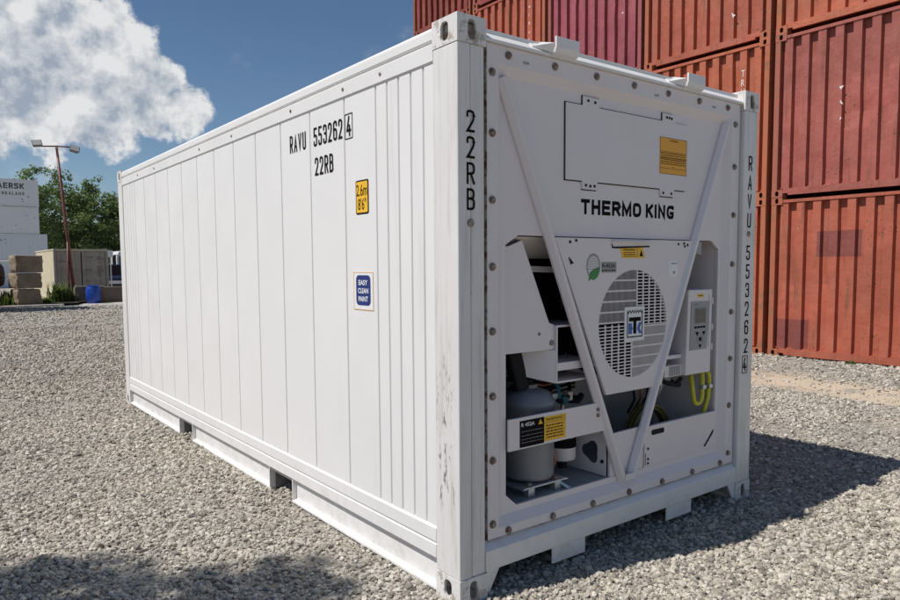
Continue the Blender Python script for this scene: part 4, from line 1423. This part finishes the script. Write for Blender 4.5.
def marks(t, y, z0, z1, n):
    for k in range(n):
        z = z1 - (z1 - z0) * (k + .5) / n
        mbm = MB()
        p = [(y + rnd.uniform(-.035, .035), z + rnd.uniform(-.045, .045)) for _ in range(6)]
        cy = sum(a_ for a_, _ in p) / 6; cz = sum(b_ for _, b_ in p) / 6
        p.sort(key=lambda q: math.atan2(q[1] - cz, q[0] - cy))
        mbm.add([(.0185, a_, b_) for a_, b_ in p], [tuple(range(6))])
        mbm.build('worn_mark', 'worn_white', t, fix=False)


marks(stack[3, 2], .49, .55, 2.2, 9)
marks(stack[0, 1], 1.42, 1.0, 1.7, 3)
marks(stack[2, 2], .45, 1.15, 1.35, 1)
MB().add([(.018, .66, .47), (.018, .70, .58), (.018, .62, .52), (.018, .655, .505)], [(0, 1, 2, 3)]).build('scratch', 'worn_white', stack[1, 2], fix=False)

# ------------------------------------------------------------------ background at the left
k = MB().box(-4, 3.0, 29.35, 29.65, -.05, .09).build('kerb', 'kerb_concrete', None, .02); k['kind'] = 'structure'
k = MB().add([(-6, 29.65, .085), (3.4, 29.65, .085), (4.0, 31.2, .10), (9.5, 31.9, .10), (9.5, 35.2, .12), (-6, 35.2, .12)], [(0, 1, 2, 3, 4, 5)]).build('soil_bed', 'soil', None, fix=False); k['kind'] = 'structure'
k = MB().add([(3.3, 27.9, .004), (14, 27.3, .004), (14, 31.35, .004), (4.0, 31.0, .004)], [(0, 1, 2, 3)]).build('concrete_pad', 'kerb_concrete', None, fix=False); k['kind'] = 'structure'


def rough_block(w, d, h, seed):
    bm = bmesh.new()
    bmesh.ops.create_cube(bm, size=1)
    bmesh.ops.subdivide_edges(bm, edges=bm.edges[:], cuts=5, use_grid_fill=True)
    r = random.Random(seed)
    for v in bm.verts:
        n_ = sum(abs(abs(c) - .5) < 1e-4 for c in v.co)
        j = .012 if n_ == 1 else .028
        v.co.x = v.co.x * w + r.uniform(-j, j) - (math.copysign(.03, v.co.x) if n_ >= 2 else 0)
        v.co.y = v.co.y * d + r.uniform(-j, j)
        v.co.z = (v.co.z + .5) * h + (r.uniform(-.012, .012) if n_ >= 2 else r.uniform(-.006, .006))
    me = bpy.data.meshes.new('concrete_block'); bm.to_mesh(me); bm.free()
    me.materials.append(M['block_concrete'])
    return me


for (x, y, z, w, h, rz, lab) in ((1.77, 30.35, .09, .92, .655, .22, 'rough brown concrete block at the bottom of the pile of three'),
                                 (1.78, 30.35, .745, 1.00, .64, .28, 'rough brown concrete block in the middle of the pile of three'),
                                 (1.84, 30.35, 1.385, 1.04, .72, .20, 'rough brown concrete block on top of the pile of three')):
    o = put('concrete_block', rough_block(w, .80, h - .035, int(z * 100)), None, .03)
    o.location = (x, y, z); o.rotation_euler = (0, 0, rz)
    tag(o, lab, 'block', 'concrete blocks piled by the kerb')

# dark tank at the picture edge
t = empty('rusty_tank', (.48, 31.0, .10), 0, 'dark rusty round tank cut off by the left edge of the picture', 'tank')
MB().lathe([(.52, .72), (.62, .78), (.66, .95), (.67, 1.25), (.64, 1.50), (.52, 1.68), (.2, 1.74)], (0, 0, 0), 28).build('shell', 'tank_rust', t, smooth=True)
for a_ in (.4, 1.97, 3.5, 5.1):
    MB().box(.45 * math.cos(a_) - .05, .45 * math.cos(a_) + .05, .45 * math.sin(a_) - .05, .45 * math.sin(a_) + .05, 0, .76).build('leg', 'tank_rust', t)
MB().lathe([(.675, 1.05), (.69, 1.07), (.675, 1.09)], (0, 0, 0), 28).build('hoop', 'tank_rust', t)

# blue barrel
t = empty('plastic_barrel', (4.40, 31.0, .004), 0, 'blue plastic barrel standing before the low concrete wall', 'barrel')
MB().lathe([(.24, 0), (.265, .02), (.285, .14), (.29, .16), (.29, .19), (.298, .22), (.30, .38), (.298, .55), (.29, .58), (.29, .61), (.275, .66), (.24, .74), (.235, .76)], (0, 0, 0), 32).build('drum', 'barrel_blue', t, smooth=True)
MB().lathe([(.245, .755), (.25, .775), (.22, .785), (.05, .787)], (0, 0, 0), 32).build('lid', 'barrel_blue', t)
for sx in (-1, 1): MB().lathe([(.03, .785), (.03, .80)], (sx * .13, 0, 0), 12).build('bung', 'barrel_blue', t)

# low wall of two long slabs with a plank on top
for x0, x1, lab in ((3.75, 7.2, 'low dark concrete wall segment behind the blue barrel'), (7.22, 12.5, 'low dark concrete wall segment running behind the white reefer')):
    o = MB().hexa([(x0, 31.45, 0), (x1, 31.45, 0), (x1, 31.95, 0), (x0, 31.95, 0), (x0 + .02, 31.52, .70), (x1, 31.52, .70), (x1, 31.88, .70), (x0 + .02, 31.88, .70)]).build('low_wall', 'wall_concrete', None, .025)
    tag(o, lab, 'wall', 'low wall segments')
o = MB().hexa([(3.80, 31.50, .735), (4.95, 31.46, .705), (4.95, 31.72, .705), (3.80, 31.76, .735), (3.80, 31.50, .775), (4.95, 31.46, .745), (4.95, 31.72, .745), (3.80, 31.76, .775)]).build('plank', 'plank_wood', None, .004)
tag(o, 'pale wooden plank lying on the low wall above the blue barrel', 'plank')

# leaning lamp post
t = empty('lamp_post', (3.90, 32.2, .10), 0, 'tall leaning dark red lamp post with two floodlights', 'lamp post')
base, topp = Vector((-.02, 0, 0)), Vector((-.47, 0, 6.72))
MB().tube([base, base.lerp(topp, .5), topp], [.075, .066, .05], 12).build('pole', 'pole_red', t, smooth=True)
MB().tube([(-.24, 0, .0), (-.235, -.01, 1.3), (-.22, -.02, 2.6)], [.045, .045, .04], 10).build('brace', 'pole_red', t, smooth=True)
MB().tube([topp + Vector((-.62, 0, -.03)), topp + Vector((0, 0, .03)), topp + Vector((.62, 0, .04))], .03, 8).build('cross_arm', 'pole_red', t)
for dx, dz, tilt in ((-.76, .05, -.15), (.68, -.06, .25)):
    mt = Matrix.Translation(topp + Vector((dx, -.05, dz))) @ Matrix.Rotation(tilt, 4, 'Y') @ Matrix.Rotation(-.45, 4, 'X')
    mb = MB().hexa([(-.20, -.10, -.14), (.20, -.10, -.14), (.15, .10, -.10), (-.15, .10, -.10), (-.20, -.10, .14), (.20, -.10, .14), (.15, .10, .10), (-.15, .10, .10)])
    mb.v = [tuple(mt @ Vector(p)) for p in mb.v]
    fl = mb.build('floodlight', 'lamp_housing', t, .01)
    mb = MB().box(-.17, .17, -.108, -.101, -.115, .115)
    mb.v = [tuple(mt @ Vector(p)) for p in mb.v]
    mb.build('lens', 'lamp_glass', fl)

# tan container with its door end to the yard
t = empty('tan_container', (3.59, 35.6, -.10), 0, 'tan shipping container with two closed doors behind the lamp post', 'container')
MB().box(.03, .06, .12, 5.95, .12, 2.52).build('side_wall', 'tan_paint', t)
ln = corrugated(22, .15, 5.9, 0, 0, .036, .07, .07)
m = MB()
for z in (.16, 2.44): m.v += [(.0 + x * .8, y, z) for y, x in ln]
q = len(ln); m.f = [(i + 1, i, q + i, q + i + 1) for i in range(q - 1)]
m.build('side_sheet', 'tan_paint', t, fix=False)
MB().box(2.39, 2.43, .12, 5.95, .12, 2.52).build('side_wall', 'tan_paint', t)
MB().box(.0, 2.438, .10, 6.0, 2.521, 2.58).build('roof', 'tan_paint', t)
MB().box(.05, 2.38, 5.9, 5.95, .12, 2.52).build('end_wall', 'tan_paint', t)
for x0, x1 in ((.0, .12), (2.318, 2.438)): MB().box(x0, x1, .0, .118, .0, 2.59).build('corner_post', 'tan_door', t, .01)
MB().box(.121, 2.317, .02, .118, 2.46, 2.588).build('door_header', 'tan_paint', t)
MB().box(.121, 2.317, .01, .118, .02, .15).build('door_sill', 'tan_door', t)
for x0, x1 in ((.135, 1.200), (1.238, 2.303)):
    dr = MB().box(x0, x1, .05, .10, .16, 2.45).build('door', 'tan_door', t, .01)
    for z in (.8, 1.45, 2.0): MB().box(x0 + .08, x1 - .08, .035, .049, z, z + .03).build('door_rib', 'tan_door', dr)
    for xr in (x0 + .22, x1 - .22): MB().tube([(xr, .02, .12), (xr, .02, 2.48)], .018, 8).build('locking_rod', 'tan_door', dr)
MB().box(1.203, 1.235, .04, .10, .16, 2.45).build('door_gasket', 'rubber_black', t)
for x0, x1, z0, z1 in ((.22, .62, 1.92, 2.03), (1.50, 1.80, 2.12, 2.24), (1.90, 2.25, 2.06, 2.25), (1.35, 1.72, 1.50, 1.60), (1.35, 1.50, 1.28, 1.42), (1.92, 2.20, 1.2, 1.75), (1.38, 1.72, .95, 1.05)):
    mb = MB(); rws = max(1, int((z1 - z0) / .09))
    for k_ in range(rws):
        z = z1 - (k_ + .5) * (z1 - z0) / rws
        mb.box(x0, x1 - random.uniform(0, .12), .046, .0495, z - .022, z + .022)
    mb.build('stencil_mark', 'mark_brown', t)

# white containers stacked far left, long sides to the yard
wf_side = corrugated(40, -12.0, -.05, 0, 0, .03, .12, .12)
for r, (xr, mat, lab) in enumerate(((8.86, 'stack_grey', 'pale grey container at the bottom of the far left stack, behind the concrete blocks'),
                                    (8.86, 'stack_grey', 'pale grey container in the far left stack jutting out to the right under two others'),
                                    (8.24, 'stack_white', 'white container second from the top of the far left stack'),
                                    (8.30, 'stack_white', 'white container with dark company lettering on top of the far left stack'))):
    t = empty('white_container', (xr, 75.3, -.28 + r * 2.5915), 0, lab, 'container', 'white containers stacked far left')
    MB().box(-12.1, -.11, .012, .03, .15, 2.45).build('side_wall', mat, t)
    m = MB()
    for xx in np.arange(-11.95, -.2, .37): m.box(xx, xx + .34, .002, .0118, .17, 2.43)
    m.build('side_panel', mat, t)
    MB().box(-12.1, -.11, .0, .06, 2.451, 2.57).build('top_side_rail', mat, t)
    MB().box(-12.1, -.11, .0, .06, .02, .149).build('bottom_side_rail', mat, t)
    for x0 in (-.11, -12.19):
        MB().box(x0, x0 + .11, .0, .12, .0, 2.59).build('corner_post', mat, t)
    MB().box(-12.15, -.04, .07, 2.43, .10, 2.55).build('body', mat, t)
    if r == 3:
        stroke_text('MAERSK', 'mark_dark', t, lambda a_, b_, d: (a_, -.003 - d * 10, b_), -3.85, -1.20, 1.66, 2.20, .115, .085)
        stroke_text('SEALAND', 'mark_dark', t, lambda a_, b_, d: (a_, -.003 - d * 10, b_), -3.05, -1.20, 1.08, 1.36, .06, .09)
    r2 = random.Random(40 + r)
    for _ in range(5):
        x, z, s_ = r2.uniform(-4, -.3), r2.uniform(.4, 2.2), r2.uniform(.04, .12)
        p = [(x + s_ * r2.uniform(.5, 1) * math.cos(k_ * 1.047), -.0025, z + s_ * .6 * r2.uniform(.5, 1) * math.sin(k_ * 1.047)) for k_ in range(6)]
        MB().add(p, [tuple(range(6))]).build('rust_patch', 'mark_dark', t, fix=False)

# dark van and white lorry, mostly hidden by the reefer's far corner
t = empty('van', (8.15, 43.2, -.02), 0, 'dark blue van parked right of the tan container', 'van')
prof = [(-.85, .32), (.85, .32), (.88, .95), (.84, 1.15), (.70, 1.78), (-.70, 1.78), (-.84, 1.15), (-.88, .95)]
MB().front(prof, .9, 4.4).build('body', 'van_blue', t, .05)
MB().hexa([(-.86, 0, .32), (.86, 0, .32), (.88, .9, .32), (-.88, .9, .32), (-.80, .08, .98), (.80, .08, .98), (.84, .9, 1.12), (-.84, .9, 1.12)]).build('bonnet', 'van_blue', t, .05)
MB().hexa([(-.76, .86, 1.14), (.76, .86, 1.14), (.66, .90, 1.70), (-.66, .90, 1.70), (-.76, .84, 1.14), (.76, .84, 1.14), (.66, .885, 1.70), (-.66, .885, 1.70)]).build('windscreen', 'glass_dark', t)
MB().box(-.60, .60, -.02, .02, .60, .78).build('grille', 'truck_white', t, .01)
MB().box(-.86, .86, -.06, .0, .34, .52).build('bumper', 'grille_dark', t, .02)
for sx in (-1, 1):
    MB().box(sx * .70 - .12, sx * .70 + .12, -.015, .03, .64, .84).build('headlight', 'headlamp', t, .02)
    MB().box(sx * 1.0 - .09, sx * 1.0 + .09, .95, 1.03, 1.10, 1.30).build('mirror', 'grille_dark', t, .02)
    for yy in (.75, 3.5): MB().lathe([(.33, -.1), (.34, -.05), (.34, .05), (.33, .1)], (sx * .80, yy, .33), 20, 'x').build('wheel', 'tyre', t)
t = empty('lorry', (10.15, 47.0, -.12), 0, 'white lorry cab half hidden behind the far corner of the reefer', 'lorry')
MB().front([(-1.22, .75), (1.22, .75), (1.22, 2.50), (1.08, 2.78), (-1.08, 2.78), (-1.22, 2.50)], .0, 2.1).build('cab', 'truck_white', t, .06)
MB().box(-1.08, 1.08, -.02, -.002, 1.65, 2.42).build('windscreen', 'glass_dark', t)
MB().box(-.85, .85, -.03, -.002, .95, 1.55).build('grille', 'grille_dark', t, .01)
MB().box(-1.22, 1.22, -.12, .2, .38, .74).build('bumper', 'grille_dark', t, .03)
for sx in (-1, 1):
    MB().box(sx * .95 - .2, sx * .95 + .2, -.14, -.122, .48, .66).build('headlight', 'headlamp', t, .01)
    MB().box(sx * 1.40 - .11, sx * 1.40 + .11, -.1, .05, 1.85, 2.5).build('mirror', 'grille_dark', t, .03)
    MB().tube([(sx * 1.2, .0, 2.5), (sx * 1.4, -.02, 2.52)], .02, 6).build('mirror_arm', 'grille_dark', t)
    for yy in (.9, 3.8, 7.2): MB().lathe([(.46, -.14), (.48, -.1), (.48, .1), (.46, .14)], (sx * 1.05, yy, .48), 22, 'x').build('wheel', 'tyre', t)
MB().box(-1.25, 1.25, 2.3, 9.0, .95, 1.25).build('load_bed', 'grille_dark', t, .03)
MB().box(-.45, .45, .5, 9.0, .55, .94).build('chassis', 'grille_dark', t)
t = empty('white_sign', (7.62, 42.6, -.02), 0, 'small white square sign on a grey post between the tan container and the lorry', 'sign')
MB().box(-.03, .03, .012, .07, 0, 2.6).build('post', 'galvanised', t)
MB().box(-.13, .13, -.01, .011, 2.2, 2.6).build('plate', 'sticker_white', t, .005)

# ------------------------------------------------------------------ vegetation


def leaf_cloud(clumps, per, size, rnd, name, mat, parent, flat=.0):
    n = len(clumps) * per
    C = np.repeat(np.array([c[:3] for c in clumps]), per, 0)
    Rr = np.repeat(np.array([c[3] for c in clumps]), per)
    d = rnd.normal(size=(n, 3)); d /= np.linalg.norm(d, axis=1)[:, None]
    rad = Rr * rnd.uniform(.15, 1, n) ** .5
    P = C + d * rad[:, None] * np.array([1, 1, .8])
    nn = d * .7 + np.array([0, 0, .55]) + rnd.normal(size=(n, 3)) * .55; nn /= np.linalg.norm(nn, axis=1)[:, None]
    u = np.cross(nn, rnd.normal(size=(n, 3))); u /= np.linalg.norm(u, axis=1)[:, None]
    w = np.cross(u, nn)
    s = size * rnd.uniform(.6, 1.35, n)
    a_ = P - u * s[:, None] * .5; b_ = P + u * s[:, None] * .5
    l = P + w * s[:, None] * .30 + u * s[:, None] * .05; r = P - w * s[:, None] * .30 + u * s[:, None] * .05
    V = np.stack([a_, l, b_, r], 1).reshape(-1, 3)
    me = bpy.data.meshes.new(name)
    me.vertices.add(4 * n); me.vertices.foreach_set('co', V.astype(np.float32).ravel())
    me.loops.add(4 * n); me.loops.foreach_set('vertex_index', np.arange(4 * n, dtype=np.int32))
    me.polygons.add(n); me.polygons.foreach_set('loop_start', np.arange(0, 4 * n, 4, dtype=np.int32))
    me.materials.append(M[mat]); me.update()
    return put(name, me, parent)


def tree(loc, h, rad, seed, label, mat, base=.25, leaf=.34, per=60, nclump=80, group='trees behind the containers', trunk_r=.2, upright=0., name='leafy_tree', ball=None):
    rnd = np.random.default_rng(seed)
    t = empty(name, loc, 0, label, 'tree', group)
    mb = MB()
    lean = rnd.uniform(-.4, .4, 2)
    tp = [Vector((lean[0] * k * k, lean[1] * k * k, h * .86 * k)) for k in (0, .2, .45, .7, 1)]
    mb.tube(tp, [trunk_r * (1 - .85 * k) for k in (0, .2, .45, .7, 1)], 9)
    clumps = []
    nl = 13
    tips = []
    for k in range(nl):
        f = base + (.80 - base) * (k + .5) / nl
        o0 = Vector((lean[0] * f * f, lean[1] * f * f, h * .86 * f))
        a_ = k * 2.4 + rnd.uniform(-.4, .4)
        env = math.sin(math.pi * min(1, max(.12, (f - base * .55) / (1.06 - base * .55)))) ** .7
        ln_ = rad * env * rnd.uniform(.65, 1.05)
        e = o0 + Vector((math.cos(a_) * ln_, math.sin(a_) * ln_, ln_ * (.45 + upright) + rnd.uniform(0, .5)))
        mid = o0.lerp(e, .5) + Vector((0, 0, .12 * ln_))
        mb.tube([o0, mid, e], [trunk_r * .42 * (1 - f * .6), trunk_r * .25 * (1 - f * .6), .02], 6)
        tips.append((o0, mid, e))
    for k in range(nclump):
        o0, mid, e = tips[rnd.integers(nl)]
        q = mid.lerp(e, rnd.uniform(-.2, 1.15)) + Vector(rnd.normal(0, rad * .13, 3))
        clumps.append((q.x, q.y, q.z, rad * rnd.uniform(.10, .22)))
    if ball:                              # compact round crown instead of one spread along the limbs
        clumps = []
        while len(clumps) < nclump:
            q = rnd.uniform(-1, 1, 3)
            if q @ q < 1: clumps.append((q[0] * ball[1], q[1] * ball[2], ball[0] + q[2] * ball[3], rnd.uniform(.25, .42)))
    for k in range(0 if ball else nclump // 6):
        q = tp[-1].lerp(tp[2], rnd.uniform(0, .6)) + Vector(rnd.normal(0, rad * .16, 3)) + Vector((0, 0, h * .06))
        clumps.append((q.x, q.y, q.z, rad * rnd.uniform(.10, .19)))
    mb.build('trunk', 'bark', t)
    leaf_cloud(clumps, per, leaf, rnd, 'crown', mat, t)
    return t


for i, (x, y, h, rad, mat, lab) in enumerate((
        (9.8, 88, 13.9, 4.4, 'leaf_light', 'tall pale green tree rising just right of the white stack'),
        (12.6, 92, 14.0, 4.6, 'leaf_dark', 'green tree behind the lamp post'),
        (15.6, 90, 13.2, 4.4, 'leaf_light', 'green tree right of the lamp post'),
        (18.8, 93, 12.6, 4.4, 'leaf_dark', 'green tree next to the far corner of the reefer'),
        (22.5, 91, 12.0, 4.2, 'leaf_light', 'green tree behind the far end of the reefer'),
        (27.0, 94, 12.5, 4.5, 'leaf_dark', 'green tree hidden farther right behind the reefer'),
        (10.6, 99, 9.0, 4.5, 'leaf_light', 'low tree behind the lamp post gap'),
        (14.2, 99, 9.0, 4.5, 'leaf_light', 'low tree behind the tan container'),
        (18.0, 100, 8.5, 4.5, 'leaf_light', 'low tree behind the parked lorry'),
        (2.0, 95, 12.0, 4.5, 'leaf_dark', 'tree hidden behind the far left white stack'))):
    tree((x, y, -.3), h, rad, 20 + i, lab, mat, base=.12, per=34, nclump=165)
# unseen tree added left of the camera, crown shaped to shade the near gravel
tree((-7.32, 1.22, 0), 9.4, 1.6, 77, 'unseen leafy tree added outside the left edge to shade the near gravel', 'leaf_dark', base=.66, leaf=.20, per=85, nclump=140, group=None, trunk_r=.16, ball=(7.5, 1.78, 1.72, 1.35))


def weeds(loc, h, spread, seed, label, n=130):
    rnd = random.Random(seed)
    t = empty('weed_clump', loc, 0, label, 'weeds', 'weeds by the kerb')
    mb = MB()
    for _ in range(n):
        x, y = rnd.gauss(0, spread * .45), rnd.gauss(0, spread * .35)
        a_ = rnd.uniform(0, 6.28); L_ = h * rnd.uniform(.35, 1.0); b_ = rnd.uniform(.1, .45) * L_
        w = rnd.uniform(.018, .04)
        dx, dy = math.cos(a_), math.sin(a_)
        p = []
        for f, ww in ((0, .7), (.5, 1), (1, .1)):
            cx, cy, cz = x + dx * b_ * f * f, y + dy * b_ * f * f, L_ * f * (1 - .12 * f)
            p += [(cx - dy * w * ww, cy + dx * w * ww, cz), (cx + dy * w * ww, cy - dx * w * ww, cz)]
        mb.add(p, [(0, 1, 3, 2), (2, 3, 5, 4)])
    mb.build('blades', 'weed', t, fix=False)


for i, (x, y, h, s_, lab) in enumerate(((3.12, 31.2, 1.15, .36, 'tall green weeds at the foot of the lamp post'), (2.60, 30.9, .28, .3, 'low weeds right of the concrete blocks'),
                                        (1.10, 30.6, .7, .2, 'weeds left of the concrete blocks'), (.75, 29.95, .6, .5, 'weeds under the rusty tank'), (3.52, 31.2, .6, .25, 'weeds between lamp post and low wall'))):
    weeds((x, y, .088), h, s_, 60 + i, lab)
for i, (x, y, lab) in enumerate(((9.30, 2.18, 'small tuft of weeds at the foot of the brick red container'),)):
    weeds((x, y, 0), .07, .10, 90 + i, lab, 22)

# unseen containers added beyond the left edge to shade the yard by the kerb
for r in range(2):
    dry((.25, 26.9, r * 2.5915), math.pi, DRK, ('unseen dark red container added outside the left edge for its shadow, lower of two', 'unseen dark red container added outside the left edge for its shadow, upper of two')[r], r, 'unseen containers added beyond the left edge').location.y += 2.438
